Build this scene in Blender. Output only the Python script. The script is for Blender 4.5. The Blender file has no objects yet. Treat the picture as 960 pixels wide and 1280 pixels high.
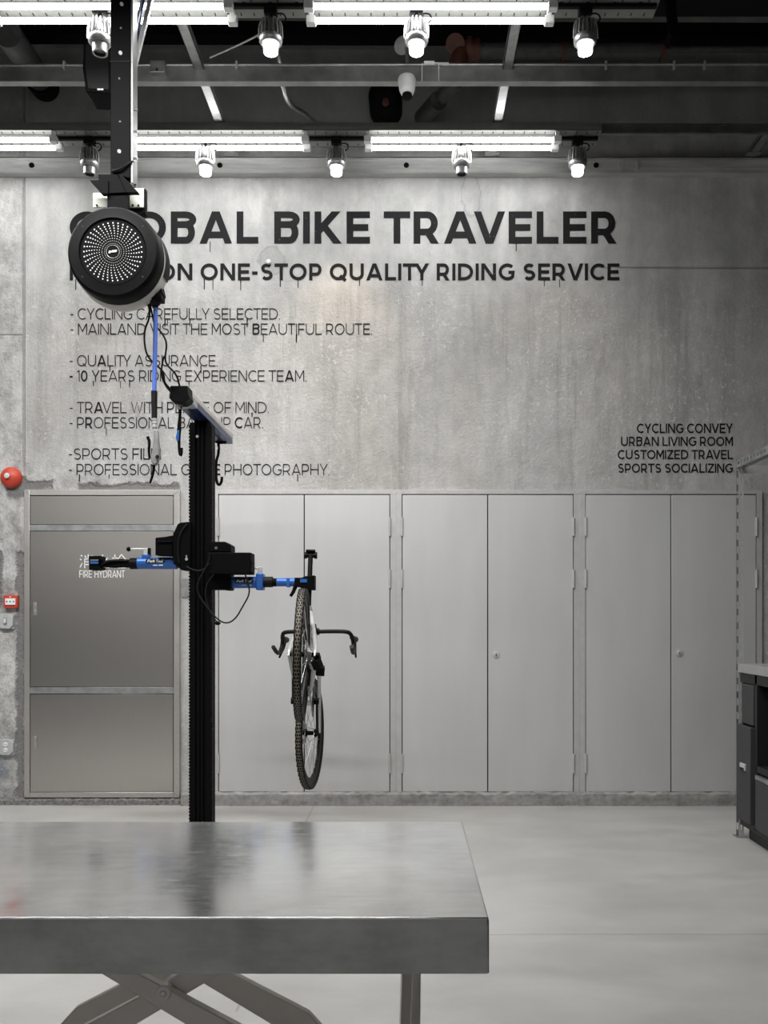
import bpy, bmesh, math, random
from mathutils import Vector, Matrix
random.seed(7)
R = math.radians
SC = bpy.context.scene
COL = SC.collection

# ------------------------------------------------------------------ camera
F, VX, VY, H = 1100.0, 508.0, 772.0, 1.35       # focal length in px, vanishing point, eye height
cd = bpy.data.cameras.new('camera'); cam = bpy.data.objects.new('camera', cd); COL.objects.link(cam)
cam.location = (0, 0, H); cam.rotation_euler = (R(90), 0, 0)
cd.sensor_fit = 'HORIZONTAL'; cd.sensor_width = 36; cd.lens = 36 * F / 960
cd.shift_x = (480 - VX) / 960; cd.shift_y = (VY - 640) / 960
cd.clip_start = 0.05; SC.camera = cam
# ------------------------------------------------------------------ world, lights, exposure
w = bpy.data.worlds.new('world'); SC.world = w; w.use_nodes = True
w.node_tree.nodes['Background'].inputs[0].default_value = (0.02, 0.02, 0.02, 1)
vs = SC.view_settings
vs.view_transform = 'Standard'; vs.look = 'None'; vs.gamma = 1; vs.use_curve_mapping = False
vs.exposure = 0.15
TUBE_E, STRIP_W, SPOT_E = 10.0, 4.2, 14.0
def area(y, x0, x1, power, z=4.5, sy=0.14, tilt=0, spread=180):
    l = bpy.data.lights.new('unseen_fill_row', 'AREA'); l.shape = 'RECTANGLE'; l.size = x1 - x0; l.size_y = sy
    l.energy = power; l.spread = R(spread); l.color = (1, 0.995, 0.99)
    o = bpy.data.objects.new('unseen_fill_row', l); COL.objects.link(o); o.location = ((x0 + x1) / 2, y, z); o.rotation_euler = (R(tilt), 0, 0)
area(3.35, -4.6, 0.7, 125, tilt=24, spread=125)        # unseen fill rows added over the room, the near ones aimed at the wall
area(2.05, -4.6, 0.8, 28, tilt=15, spread=130)
area(-8.1, -9.2, 4.0, 340, tilt=-20, spread=140)  # added unseen row that lights the rear wall for steel reflections

# ------------------------------------------------------------------ helpers
def W(px, py, Y):
    return Vector(((px - VX) * Y / F, Y, H + (VY - py) * Y / F))
def X_(px, Y): return (px - VX) * Y / F
def Z_(py, Y): return H + (VY - py) * Y / F

class MB:
    def __init__(s): s.bm = bmesh.new(); s.mi = 0
    def _f(s, vs):
        try:
            f = s.bm.faces.new(vs); f.material_index = s.mi; return f
        except ValueError: return None
    def hexa(s, P):
        v = [s.bm.verts.new(p) for p in P]
        for q in ((0,3,2,1),(4,5,6,7),(0,1,5,4),(1,2,6,5),(2,3,7,6),(3,0,4,7)): s._f([v[i] for i in q])
        return s
    def bb(s, x0, x1, y0, y1, z0, z1):
        x0, x1 = sorted((x0, x1)); y0, y1 = sorted((y0, y1)); z0, z1 = sorted((z0, z1))
        return s.hexa([(x0,y0,z0),(x1,y0,z0),(x1,y1,z0),(x0,y1,z0),(x0,y0,z1),(x1,y0,z1),(x1,y1,z1),(x0,y1,z1)])
    def pb(s, px0, px1, py0, py1, Y, d):            # box whose front face at depth Y covers these pixels
        return s.bb(X_(px0, Y), X_(px1, Y), Y, Y + d, Z_(py1, Y), Z_(py0, Y))
    def bar(s, a, b, wd, ht, up=(0,0,1)):
        a, b = Vector(a), Vector(b); d = (b - a).normalized(); u = Vector(up)
        if abs(d.dot(u)) > .99: u = Vector((0,1,0))
        r = d.cross(u).normalized(); u = r.cross(d)
        c = [(-wd/2,-ht/2),(wd/2,-ht/2),(wd/2,ht/2),(-wd/2,ht/2)]
        P0 = [a + r*i + u*j for i, j in c]; P1 = [b + r*i + u*j for i, j in c]
        v = [s.bm.verts.new(p) for p in P0 + P1]
        for q in ((3,2,1,0),(4,5,6,7),(0,1,5,4),(1,2,6,5),(2,3,7,6),(3,0,4,7)): s._f([v[i] for i in q])
        return s
    def cyl(s, a, b, r0, r1=None, n=20):
        return s.lathe([(0, 0), (r0, 0), ((r0 if r1 is None else r1), 1), (0, 1)], a, Vector(b) - Vector(a), n, unit=True)
    def lathe(s, prof, o, axis, n=32, unit=False, flat=None):
        o, ax = Vector(o), Vector(axis); L = ax.length; d = ax.normalized()
        h = Vector((0,0,1)) if abs(d.z) < .9 else Vector((1,0,0))
        e1 = d.cross(h).normalized(); e2 = d.cross(e1)
        rings = []
        for r, t in prof:
            c = o + d * (t * L if unit else t)
            rings.append([s.bm.verts.new(c)] if r < 1e-7 else
                         [s.bm.verts.new(c + (e1*math.cos(k*2*math.pi/n) + e2*math.sin(k*2*math.pi/n))*r) for k in range(n)])
        for A, B in zip(rings, rings[1:]):
            for k in range(n):
                k2 = (k + 1) % n
                if len(A) == 1 and len(B) == 1: continue
                if len(A) == 1: s._f([A[0], B[k], B[k2]])
                elif len(B) == 1: s._f([A[k], B[0], A[k2]])
                else: s._f([A[k], B[k], B[k2], A[k2]])
        return s
    def tube(s, pts, r, n=8, closed=False, smooth=0):
        pts = [Vector(p) for p in pts]
        for _ in range(smooth):
            q = []
            for i in range(len(pts) - 1):
                a, b = pts[i], pts[i+1]
                q += [a.lerp(b, .25), a.lerp(b, .75)]
            pts = [pts[0]] + q + [pts[-1]]
        m = len(pts); rad = r if isinstance(r, (list, tuple)) else None
        rings = []; prev = None
        for i, p in enumerate(pts):
            if closed: t = pts[(i+1) % m] - pts[i-1]
            else: t = pts[min(i+1, m-1)] - pts[max(i-1, 0)]
            t.normalize()
            if prev is None:
                h = Vector((0,0,1)) if abs(t.z) < .9 else Vector((1,0,0)); e = t.cross(h).normalized()
            else:
                e = (prev - t * prev.dot(t)).normalized()
            prev = e; f = t.cross(e)
            if rad: rr = rad[0] + (rad[-1] - rad[0]) * i / (m - 1) if len(rad) == 2 else rad[min(i, len(rad)-1)]
            else: rr = r
            rings.append([s.bm.verts.new(p + (e*math.cos(k*2*math.pi/n) + f*math.sin(k*2*math.pi/n))*rr) for k in range(n)])
        for i in range(m if closed else m - 1):
            A, B = rings[i], rings[(i+1) % m]
            for k in range(n): s._f([A[k], A[(k+1) % n], B[(k+1) % n], B[k]])
        if not closed: s._f(rings[0][::-1]); s._f(rings[-1])
        return s
    def prism(s, poly, fn, d):                         # poly: 2D points; fn maps (u,v)->Vector; extruded by vector d
        d = Vector(d); A = [s.bm.verts.new(fn(*p)) for p in poly]; B = [s.bm.verts.new(Vector(fn(*p)) + d) for p in poly]
        s._f(A); s._f(B[::-1]); n = len(poly)
        for i in range(n): s._f([A[i], B[i], B[(i+1) % n], A[(i+1) % n]])
        return s
    def pprism(s, poly, Y, d):                         # pixel outline at depth Y, pushed back by d
        return s.prism(poly, lambda a, b: W(a, b, Y), (0, d, 0))
    def sph(s, c, r, n=16, sc=(1,1,1)):
        c = Vector(c); m = n // 2; rings = []
        for i in range(m + 1):
            th = math.pi * i / m
            if i in (0, m): rings.append([s.bm.verts.new(c + Vector((0, 0, r*math.cos(th)*sc[2])))])
            else: rings.append([s.bm.verts.new(c + Vector((r*math.sin(th)*math.cos(k*2*math.pi/n)*sc[0], r*math.sin(th)*math.sin(k*2*math.pi/n)*sc[1], r*math.cos(th)*sc[2]))) for k in range(n)])
        for A, B in zip(rings, rings[1:]):
            for k in range(n):
                k2 = (k+1) % n
                if len(A) == 1: s._f([A[0], B[k], B[k2]])
                elif len(B) == 1: s._f([A[k], B[0], A[k2]])
                else: s._f([A[k], B[k], B[k2], A[k2]])
        return s
    def build(s, name, mat, parent=None, bevel=0, seg=2, smooth=True, loc=None, label=None):
        bmesh.ops.recalc_face_normals(s.bm, faces=s.bm.faces[:])
        base = Vector((0,0,0))
        p = parent
        while p is not None:
            base += p.location; p = p.parent
        if parent is None and loc is not None: base = Vector(loc)
        bmesh.ops.translate(s.bm, vec=-base, verts=s.bm.verts[:])
        me = bpy.data.meshes.new(name); s.bm.to_mesh(me); s.bm.free()
        if smooth:
            for q in me.polygons: q.use_smooth = True
            me.set_sharp_from_angle(angle=R(38))
        for m in (mat if isinstance(mat, (list, tuple)) else [mat]): me.materials.append(m)
        o = bpy.data.objects.new(name, me); COL.objects.link(o)
        if parent is not None: o.parent = parent
        elif loc is not None: o.location = loc
        if bevel:
            b = o.modifiers.new('bevel', 'BEVEL'); b.width = bevel; b.segments = seg; b.limit_method = 'ANGLE'; b.angle_limit = R(40)
        if label: o['label'] = label
        return o

def tag(o, label, cat, group=None):
    o['label'] = label; o['category'] = cat
    if group: o['group'] = group
    return o
def thing(name, loc, label, cat, group=None):
    o = bpy.data.objects.new(name, None); COL.objects.link(o); o.location = loc; o.empty_display_size = .1
    return tag(o, label, cat, group)
def struct(o): o['kind'] = 'structure'; return o
def copy_tree(o, parent=None):
    c = o.copy(); COL.objects.link(c)
    if parent is not None: c.parent = parent
    for ch in [x for x in bpy.data.objects if x.parent == o]: copy_tree(ch, c)
    return c

# ------------------------------------------------------------------ materials
class NT:
    def __init__(s, name):
        s.m = bpy.data.materials.new(name); s.m.use_nodes = True; s.t = s.m.node_tree; s.N = s.t.nodes
        s.b = s.N['Principled BSDF']
    def link(s, a, b): s.t.links.new(a, b)
    def put(s, sock, v):
        if isinstance(v, bpy.types.NodeSocket): s.link(v, sock)
        elif isinstance(v, (tuple, list)): sock.default_value = tuple(v) + ((1,) if len(v) == 3 and sock.type == 'RGBA' else ())
        else: sock.default_value = v
    def obj(s): return s.N.new('ShaderNodeTexCoord').outputs['Object']
    def mapv(s, v, sc=(1,1,1), loc=(0,0,0)):
        n = s.N.new('ShaderNodeMapping'); s.link(v, n.inputs['Vector']); n.inputs['Scale'].default_value = sc; n.inputs['Location'].default_value = loc
        return n.outputs[0]
    def noise(s, v, scale, detail=5, rough=.55, dist=0):
        n = s.N.new('ShaderNodeTexNoise'); s.link(v, n.inputs['Vector'])
        n.inputs['Scale'].default_value = scale; n.inputs['Detail'].default_value = detail; n.inputs['Roughness'].default_value = rough; n.inputs['Distortion'].default_value = dist
        return n.outputs[0]
    def math(s, op, a, b=0, c=None, clamp=False):
        n = s.N.new('ShaderNodeMath'); n.operation = op; n.use_clamp = clamp
        s.put(n.inputs[0], a); s.put(n.inputs[1], b)
        if c is not None: s.put(n.inputs[2], c)
        return n.outputs[0]
    def rng(s, v, a, b, c=0, d=1):
        n = s.N.new('ShaderNodeMapRange'); s.put(n.inputs[0], v)
        for i, x in enumerate((a, b, c, d)): n.inputs[i+1].default_value = x
        return n.outputs[0]
    def mix(s, f, a, b, mode='MIX'):
        n = s.N.new('ShaderNodeMix'); n.data_type = 'RGBA'; n.blend_type = mode
        s.put(n.inputs[0], f); s.put(n.inputs[6], a); s.put(n.inputs[7], b)
        return n.outputs[2]
    def sep(s, v):
        n = s.N.new('ShaderNodeSeparateXYZ'); s.link(v, n.inputs[0]); return n.outputs
    def bump(s, h, st=.3, dist=.01):
        n = s.N.new('ShaderNodeBump'); s.put(n.inputs['Height'], h); n.inputs['Strength'].default_value = st; n.inputs['Distance'].default_value = dist
        s.link(n.outputs[0], s.b.inputs['Normal'])
    def set(s, **k):
        for a, v in k.items(): s.put(s.b.inputs[{'color':'Base Color','rough':'Roughness','metal':'Metallic','spec':'Specular IOR Level'}[a]], v)
        return s.m

def mat(name, c, rough=.5, metal=0, var=.08, scale=20, bump=0, stretch=(1,1,1), spec=.5):
    n = NT(name); v = n.mapv(n.obj(), stretch); f = n.noise(v, scale, 4)
    a = tuple(max(0, x*(1-var)) for x in c); b = tuple(min(1, x*(1+var)) for x in c)
    n.set(color=n.mix(n.rng(f, .3, .7), a, b), rough=n.rng(f, .2, .8, max(.03, rough-.06), min(1, rough+.06)), metal=metal, spec=spec)
    if bump: n.bump(f, bump, .005)
    return n.m
def emit(name, c, e):
    n = NT(name); n.set(color=c, rough=.4)
    n.b.inputs['Emission Color'].default_value = (*c, 1); n.b.inputs['Emission Strength'].default_value = e
    return n.m

M = dict(
    black=mat('black_powder_coat', (.003,.003,.0032), .6, 0, .15, 60, spec=.07),
    blackgloss=mat('black_plastic', (.0045,.0045,.005), .5, 0, .1, 40, spec=.1),
    rubber=mat('black_rubber', (.008,.008,.008), .55, 0, .2, 80, spec=.2),
    blue=mat('blue_anodised', (.028,.125,.43), .36, .25, .06, 50),
    darkblue=mat('dark_blue_extrusion', (.012,.035,.13), .35, .4, .1, 30),
    hose=mat('blue_hose', (.075,.15,.50), .4, 0, .05, 60),
    chrome=mat('brushed_chrome', (.72,.72,.72), .32, .55, .06, 40),
    galv=mat('galvanised_steel', (.40,.41,.41), .42, .85, .22, 14),
    galvdark=mat('dull_galvanised_steel', (.27,.27,.27), .45, .7, .22, 9),
    alu=mat('satin_aluminium', (.62,.62,.62), .38, .5, .05, 30),
    white=mat('white_plastic', (.75,.75,.74), .4, 0, .03, 30),
    cream=mat('pale_cream_paint', (.58,.61,.52), .45, 0, .05, 40),
    shell=mat('light_grey_shell', (.6,.58,.55), .4, 0, .04, 30),
    tray=mat('pale_tray_steel', (.21,.215,.205), .5, .2, .08, 30),
    dark=mat('dark_void', (.006,.006,.006), .8, 0, .1, 10),
    beam=mat('weathered_zinc_beam', (.50,.50,.49), .5, .15, .2, 8, 0, (.4,1,3)),
    gun=mat('grey_gun_body', (.27,.27,.265), .45, .2, .1, 50),
    door=mat('satin_grey_door', (.57,.57,.565), .47, .25, .035, 5, 0, (1,1,.25)),
    frame=mat('grey_door_frame', (.52,.515,.505), .45, .25, .06, 16),
    hinge=mat('steel_hinge', (.42,.42,.41), .35, .6, .06, 60),
    red=mat('red_enamel', (.50,.05,.025), .45, 0, .06, 30),
    rust=mat('red_primer_pipe_fitting', (.07,.018,.010), .6, 0, .3, 25),
    pipe=mat('dark_grey_pipe', (.06,.06,.06), .5, .3, .3, 20),
    greybox=mat('grey_cast_box', (.45,.46,.46), .5, .2, .1, 60),
    cab=mat('charcoal_cabinet', (.05,.051,.053), .5, .1, .08, 30, spec=.3),
    cabframe=mat('black_cabinet_frame', (.012,.012,.0125), .5, .1, .1, 30),
    counter=mat('pale_worktop', (.36,.36,.355), .4, .2, .08, 20),
    bikeframe=mat('silver_grey_bike_paint', (.50,.50,.49), .3, .3, .05, 20),
    carbon=mat('matt_black_carbon', (.007,.007,.007), .45, 0, .2, 60, spec=.2),
    tread_glint=mat('tan_glint_rubber', (.24,.205,.145), .6, 0, .3, 60),  # tan stands for reflected light, painted between the tread knobs
    tubeglow=emit('tube_glow', (1,1,.985), TUBE_E),
    spotglow=emit('spot_glow', (1,.98,.95), SPOT_E),
    frost=mat('frosted_grey_lettering', (.80,.79,.77), .6, 0, .04, 40),
    glassy=mat('smoky_clear_housing', (.30,.30,.30), .22, .55, .3, 50),
)
def brushed(name, c, rough, sx=(1,1,60), metal=1.0, var=.10, bump=.04):
    n = NT(name); o = n.obj()
    f = n.noise(n.mapv(o, sx), 6, 4); g = n.noise(o, 2.2, 6, .6)
    t = n.math('ADD', n.math('MULTIPLY', f, .5), n.math('MULTIPLY', g, .5))
    a = tuple(x*(1-var) for x in c); b = tuple(min(1, x*(1+var)) for x in c)
    n.set(color=n.mix(n.rng(t, .35, .65), a, b), rough=n.rng(g, .3, .7, rough-.05, rough+.07) if bump else rough, metal=metal)
    n.bump(f, bump, .002) if bump else None
    return n.m
M['steel'] = brushed('brushed_steel_panel', (.52,.505,.48), .30, (60,1,1), 1.0, .03, 0)
M['tabletop'] = brushed('scuffed_zinc_tabletop', (.70,.705,.70), .13, (1,8,1), .9, .2)
def zinc():
    n = NT('scuffed_zinc_tabletop'); o = n.obj()
    g = n.noise(n.mapv(o, (1.3,1,1)), 3.5, 8, .68, .3); f = n.noise(n.mapv(o, (5,22,14)), 2.0, 6, .7); k = n.noise(n.mapv(o, (2,14,10)), 9, 5, .7)
    t = n.math('ADD', n.math('MULTIPLY', g, .6), n.math('MULTIPLY', f, .4))
    col = n.mix(n.rng(t, .38, .62), (.60,.605,.60), (.86,.865,.86)); col = n.mix(n.rng(k, .62, .72, 0, .35), col, (.88,.885,.88))
    n.set(color=col, rough=n.math('ADD', n.rng(t, .35, .65, .10, .19), n.rng(k, .6, .72, 0, .12)), metal=.83); n.bump(f, .03, .002)
    return n.m
M['tabletop'] = zinc()
M['steelframe'] = brushed('steel_door_frame', (.50,.485,.46), .38, (8,1,8), .75, .08, .03)
M['leg'] = brushed('brushed_steel_leg', (.72,.69,.65), .36, (4,4,4), .55, .05)

def wall_mat():
    n = NT('raw_concrete_wall'); o = n.obj(); x, y, z = n.sep(o)
    big = n.noise(o, .9, 8, .62); mid = n.noise(n.mapv(o, (1,1,.35), (3,0,1)), 3.2, 8, .65, .3)
    streak = n.noise(n.mapv(o, (7,1,.35)), 1.0, 5, .6); fine = n.noise(o, 38, 6, .7); grit = n.noise(o, 110, 3, .6)
    v = n.math('ADD', n.math('MULTIPLY', big, .45), n.math('MULTIPLY', mid, .33))
    v = n.math('ADD', v, n.math('MULTIPLY', streak, .22))
    col = n.mix(n.rng(v, .38, .62), (.33,.33,.327), (.70,.697,.69))
    # trowelled upper band is smoother and cooler, the poured part under it is mottled and warmer
    edge = n.math('ADD', z, n.math('MULTIPLY', n.math('SUBTRACT', big, .5), .5))
    low = n.rng(edge, 3.62, 3.86, 1, 0)
    col = n.mix(n.math('MULTIPLY', low, .3), col, (.47,.455,.43), 'MIX')
    warm = n.rng(n.noise(n.mapv(o, (1,1,.6), (7,0,2)), 1.1, 5, .6), .45, .68)
    col = n.mix(n.math('MULTIPLY', n.math('MULTIPLY', warm, low), .3), col, (.46,.405,.33))
    cloud = n.rng(n.noise(n.mapv(o, (1,1,.8), (11,0,6)), 5.5, 9, .72, .4), .40, .60)
    col = n.mix(n.math('MULTIPLY', n.rng(cloud, 0, 1, 1, 0), .34), col, (.24,.24,.236))
    run = n.rng(n.noise(n.mapv(o, (11,1,.5), (4,0,2)), 1.0, 6, .7), .52, .66)
    col = n.mix(n.math('MULTIPLY', n.math('MULTIPLY', run, low), .45), col, (.24,.23,.215))
    blot = n.rng(n.noise(n.mapv(o, (1,1,.5), (2,0,9)), 2.4, 7, .7), .56, .72)
    col = n.mix(n.math('MULTIPLY', blot, .6), col, (.22,.215,.205))
    fl = n.rng(n.noise(n.mapv(o, (1,1,.8)), 30, 7, .8), .55, .63)
    flm = n.rng(n.noise(n.mapv(o, (1,1,1), (5,0,3)), 1.6, 5, .6), .40, .58)
    col = n.mix(n.math('MULTIPLY', n.math('MULTIPLY', fl, flm), n.math('MULTIPLY', low, .8)), col, (.74,.73,.715))
    col = n.mix(n.rng(fine, .25, .75, .0, .16), col, (.56,.55,.53))
    pit = n.rng(grit, .66, .74)
    col = n.mix(n.math('MULTIPLY', pit, .35), col, (.13,.13,.125))
    rough_h = n.math('MULTIPLY', n.math('ADD', n.math('MULTIPLY', fine, .6), n.math('MULTIPLY', mid, .5)), n.rng(low, 0, 1, .35, 1))
    # hacked strip on the far left
    jx = n.math('ADD', x, n.math('MULTIPLY', n.math('SUBTRACT', fine, .5), .02))
    left = n.rng(jx, -2.79, -2.75, 1, 0)
    hack = n.noise(n.mapv(o, (1,1,.7), (1,0,4)), 9, 8, .72)
    col = n.mix(n.math('MULTIPLY', left, .75), col, n.mix(n.rng(hack, .34, .62), (.30,.295,.285), (.64,.635,.62)))
    lowl = n.math('MULTIPLY', n.rng(jx, -2.2, -2.0, 1, 0), n.rng(edge, 2.35, 2.6, 1, 0))
    col = n.mix(n.math('MULTIPLY', lowl, .6), col, n.mix(n.rng(hack, .36, .6), (.26,.255,.245), (.60,.595,.58)))
    # fresh darker cement round the hydrant door, ragged edges
    def boxm(x0, x1, z0, z1, s=.02):
        a = n.math('MULTIPLY', n.rng(jj, x0-s, x0+s), n.rng(jj, x1-s, x1+s, 1, 0))
        b = n.math('MULTIPLY', n.rng(jz, z0-s, z0+s), n.rng(jz, z1-s, z1+s, 1, 0))
        return n.math('MULTIPLY', a, b)
    jit = n.math('MULTIPLY', n.math('SUBTRACT', n.noise(o, 14, 6, .7), .5), .11)
    jj = n.math('ADD', x, jit); jz = n.math('ADD', z, jit)
    cem = None
    for (a, b, c, d) in ((30,66,602,612), (96,224,606,616), (10,32,598,622), (21,31,690,1010), (-6,2,690,760), (24,240,996,1020)):
        q = boxm(X_(a,6.37), X_(b,6.37), Z_(d,6.37), Z_(c,6.37), .012)
        cem = q if cem is None else n.math('MAXIMUM', cem, q)
    col = n.mix(n.math('MULTIPLY', cem, .85), col, n.mix(fine, (.12,.12,.118), (.22,.22,.215)))
    bl = boxm(X_(-20,6.37), X_(6,6.37), Z_(975,6.37), Z_(943,6.37), .03)
    col = n.mix(n.math('MULTIPLY', bl, .6), col, (.10,.15,.21))
    # board seams
    def seam(c, at, wd): return n.rng(n.math('ABSOLUTE', n.math('SUBTRACT', c, at)), wd*.4, wd, 1, 0)
    s1 = n.math('MULTIPLY', seam(jx, X_(30,6.37), .012), n.rng(z, 2.3, 2.5))
    s2 = n.math('MULTIPLY', seam(z, Z_(335,6.37), .008), n.rng(x, X_(740,6.37), X_(790,6.37)))
    s3 = n.math('MULTIPLY', seam(z, Z_(419,6.37), .008), n.rng(x, X_(28,6.37), X_(32,6.37), 1, 0))
    sm = n.math('MAXIMUM', s1, n.math('MAXIMUM', s2, s3))
    col = n.mix(n.math('MULTIPLY', sm, .38), col, (.12,.12,.115))
    # water rings left on the plaster
    def ring(px, py, rx, rz, ir):
        dx = n.math('DIVIDE', n.math('SUBTRACT', jj, X_(px,6.37)), rx); dz = n.math('DIVIDE', n.math('SUBTRACT', jz, Z_(py,6.37)), rz)
        d = n.math('SQRT', n.math('ADD', n.math('MULTIPLY', dx, dx), n.math('MULTIPLY', dz, dz)))
        e = n.rng(n.math('ABSOLUTE', n.math('SUBTRACT', d, 1.0)), .02, .12, 1, 0)
        return n.math('MAXIMUM', e, n.math('MULTIPLY', n.rng(d, .9, 1.05, 1, 0), ir))
    rg = n.math('MAXIMUM', ring(340, 326, .09, .1, .5), ring(589, 244, .075, .15, .15))
    col = n.mix(n.math('MULTIPLY', rg, .38), col, (.15,.15,.145))
    col = n.mix(n.math('MULTIPLY', n.rng(jz, 4.75, 4.92), .7), col, (.10,.10,.10))  # upper wall coloured darker to paint in shade above the light tray
    hgt = n.math('ADD', rough_h, n.math('MULTIPLY', n.math('MULTIPLY', hack, n.math('MAXIMUM', left, lowl)), 2.2))
    hgt = n.math('SUBTRACT', hgt, n.math('ADD', n.math('MULTIPLY', sm, .8), n.math('MULTIPLY', cem, 1.2)))
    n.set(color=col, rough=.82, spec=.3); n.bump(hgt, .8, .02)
    return n.m
def floor_mat():
    n = NT('polished_concrete_floor'); o = n.obj(); x, y, z = n.sep(o)
    a = n.noise(o, .7, 7, .6); b = n.noise(n.mapv(o, (.6,1.4,1)), 2.6, 8, .65, .5); c = n.noise(o, 40, 4, .6)
    t = n.math('ADD', n.math('MULTIPLY', a, .55), n.math('MULTIPLY', b, .45))
    col = n.mix(n.rng(t, .36, .62), (.33,.323,.308), (.455,.448,.433))
    col = n.mix(n.rng(c, .62, .8, 0, .2), col, (.25,.24,.23))
    def line(s, at, wd): return n.rng(n.math('ABSOLUTE', n.math('SUBTRACT', s, at)), wd*.4, wd, 1, 0)
    j = n.math('ADD', y, n.math('MULTIPLY', n.math('SUBTRACT', b, .5), .03))
    l = n.math('MAXIMUM', line(j, 3.75, .006), n.math('MULTIPLY', line(x, -.665, .006), n.rng(y, 5.0, 5.02)))
    l = n.math('MAXIMUM', l, n.math('MULTIPLY', line(n.math('ADD', x, n.math('MULTIPLY', b, .08)), -.545, .006), n.math('MULTIPLY', n.rng(y, 3.0, 3.03), n.rng(y, 3.2, 3.24, 1, 0))))
    col = n.mix(n.math('MULTIPLY', l, .45), col, (.10,.095,.09))
    n.set(color=col, rough=n.rng(b, .3, .7, .32, .5)); n.bump(n.math('ADD', b, n.math('MULTIPLY', l, -.5)), .06, .004)
    return n.m
def curb_mat():
    n = NT('rough_cement_curb'); o = n.obj(); f = n.noise(o, 16, 8, .72); g = n.noise(n.mapv(o, (.6,1,3)), 6, 6)
    n.set(color=n.mix(n.rng(n.math('ADD', n.math('MULTIPLY', f, .6), n.math('MULTIPLY', g, .4)), .36, .62), (.17,.168,.16), (.38,.37,.355)), rough=.9); n.bump(f, .7, .015)
    return n.m
def paint_mat():
    n = NT('black_stencil_paint'); o = n.obj(); f = n.noise(o, 30, 6, .7)
    n.set(color=n.mix(n.rng(f, .64, .72), (.011,.011,.012), (.2,.2,.195)), rough=.7, spec=.15)
    return n.m
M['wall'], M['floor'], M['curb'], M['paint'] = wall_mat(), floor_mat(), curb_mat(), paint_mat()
M['ceil'] = mat('dark_painted_slab', (.016,.016,.0165), .85, 0, .3, 3)
M['side'] = mat('grey_side_wall', (.17,.168,.165), .85, 0, .15, 2)
M['rear'] = mat('pale_rear_wall', (.62,.61,.60), .85, 0, .1, 2)  # unseen wall made pale to brighten reflections in the steel panels

# ------------------------------------------------------------------ the room
D = 6.37; XL, XR, YB, ZC = -9.5, 4.8, -9.0, 5.7
struct(MB().bb(XL-.2, XR+.2, YB-.2, D+.25, -.15, 0).build('floor', M['floor'], smooth=False))
struct(MB().bb(XL-.2, XR+.2, YB-.2, D+.25, ZC, ZC+.15).build('ceiling', M['ceil'], smooth=False))
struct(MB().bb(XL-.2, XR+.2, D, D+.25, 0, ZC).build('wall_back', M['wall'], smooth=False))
struct(MB().bb(XL-.2, XL, YB, D, 0, ZC).build('wall_left', M['side'], smooth=False))
struct(MB().bb(XR, XR+.2, YB, D, 0, ZC).build('wall_right', M['side'], smooth=False))
struct(MB().bb(XL, XR, YB-.2, YB, 0, ZC).build('wall_front', M['rear'], smooth=False))
struct(MB().bb(XL, XR, YB, YB+.08, 0, 2.75).build('dark_reflection_panel', M['ceil'], smooth=False))  # unseen dark panel added to darken reflections in the steel panels
# rough cement kerb under the cupboards (its front edge is uneven)
def kerb(px0, px1, pt, Yf, step, name, mt=None):
    m = MB(); x0, x1 = X_(px0, Yf), X_(px1, Yf); n = int((x1-x0)/step); prev = None
    for i in range(n+1):
        x = x0 + (x1-x0)*i/n; d = random.uniform(-.005, .006); h = Z_(pt, Yf) + random.uniform(-.006, .004)
        q = [m.bm.verts.new(p) for p in ((x, Yf+d-.004, 0), (x, Yf+d, h-.012), (x, Yf+d+.014, h), (x, D, h+.003))]
        if prev:
            for k in range(3): m._f([prev[k], q[k], q[k+1], prev[k+1]])
        prev = q
    return struct(m.build(name, mt or M['curb']))
kerb(226, 975, 991, 6.31, .03, 'trim_1')
kerb(-330, 226, 998.5, 6.335, .02, 'trim_2', mat('dark_rough_cement', (.16,.157,.15), .92, 0, .55, 45, .6))

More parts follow.
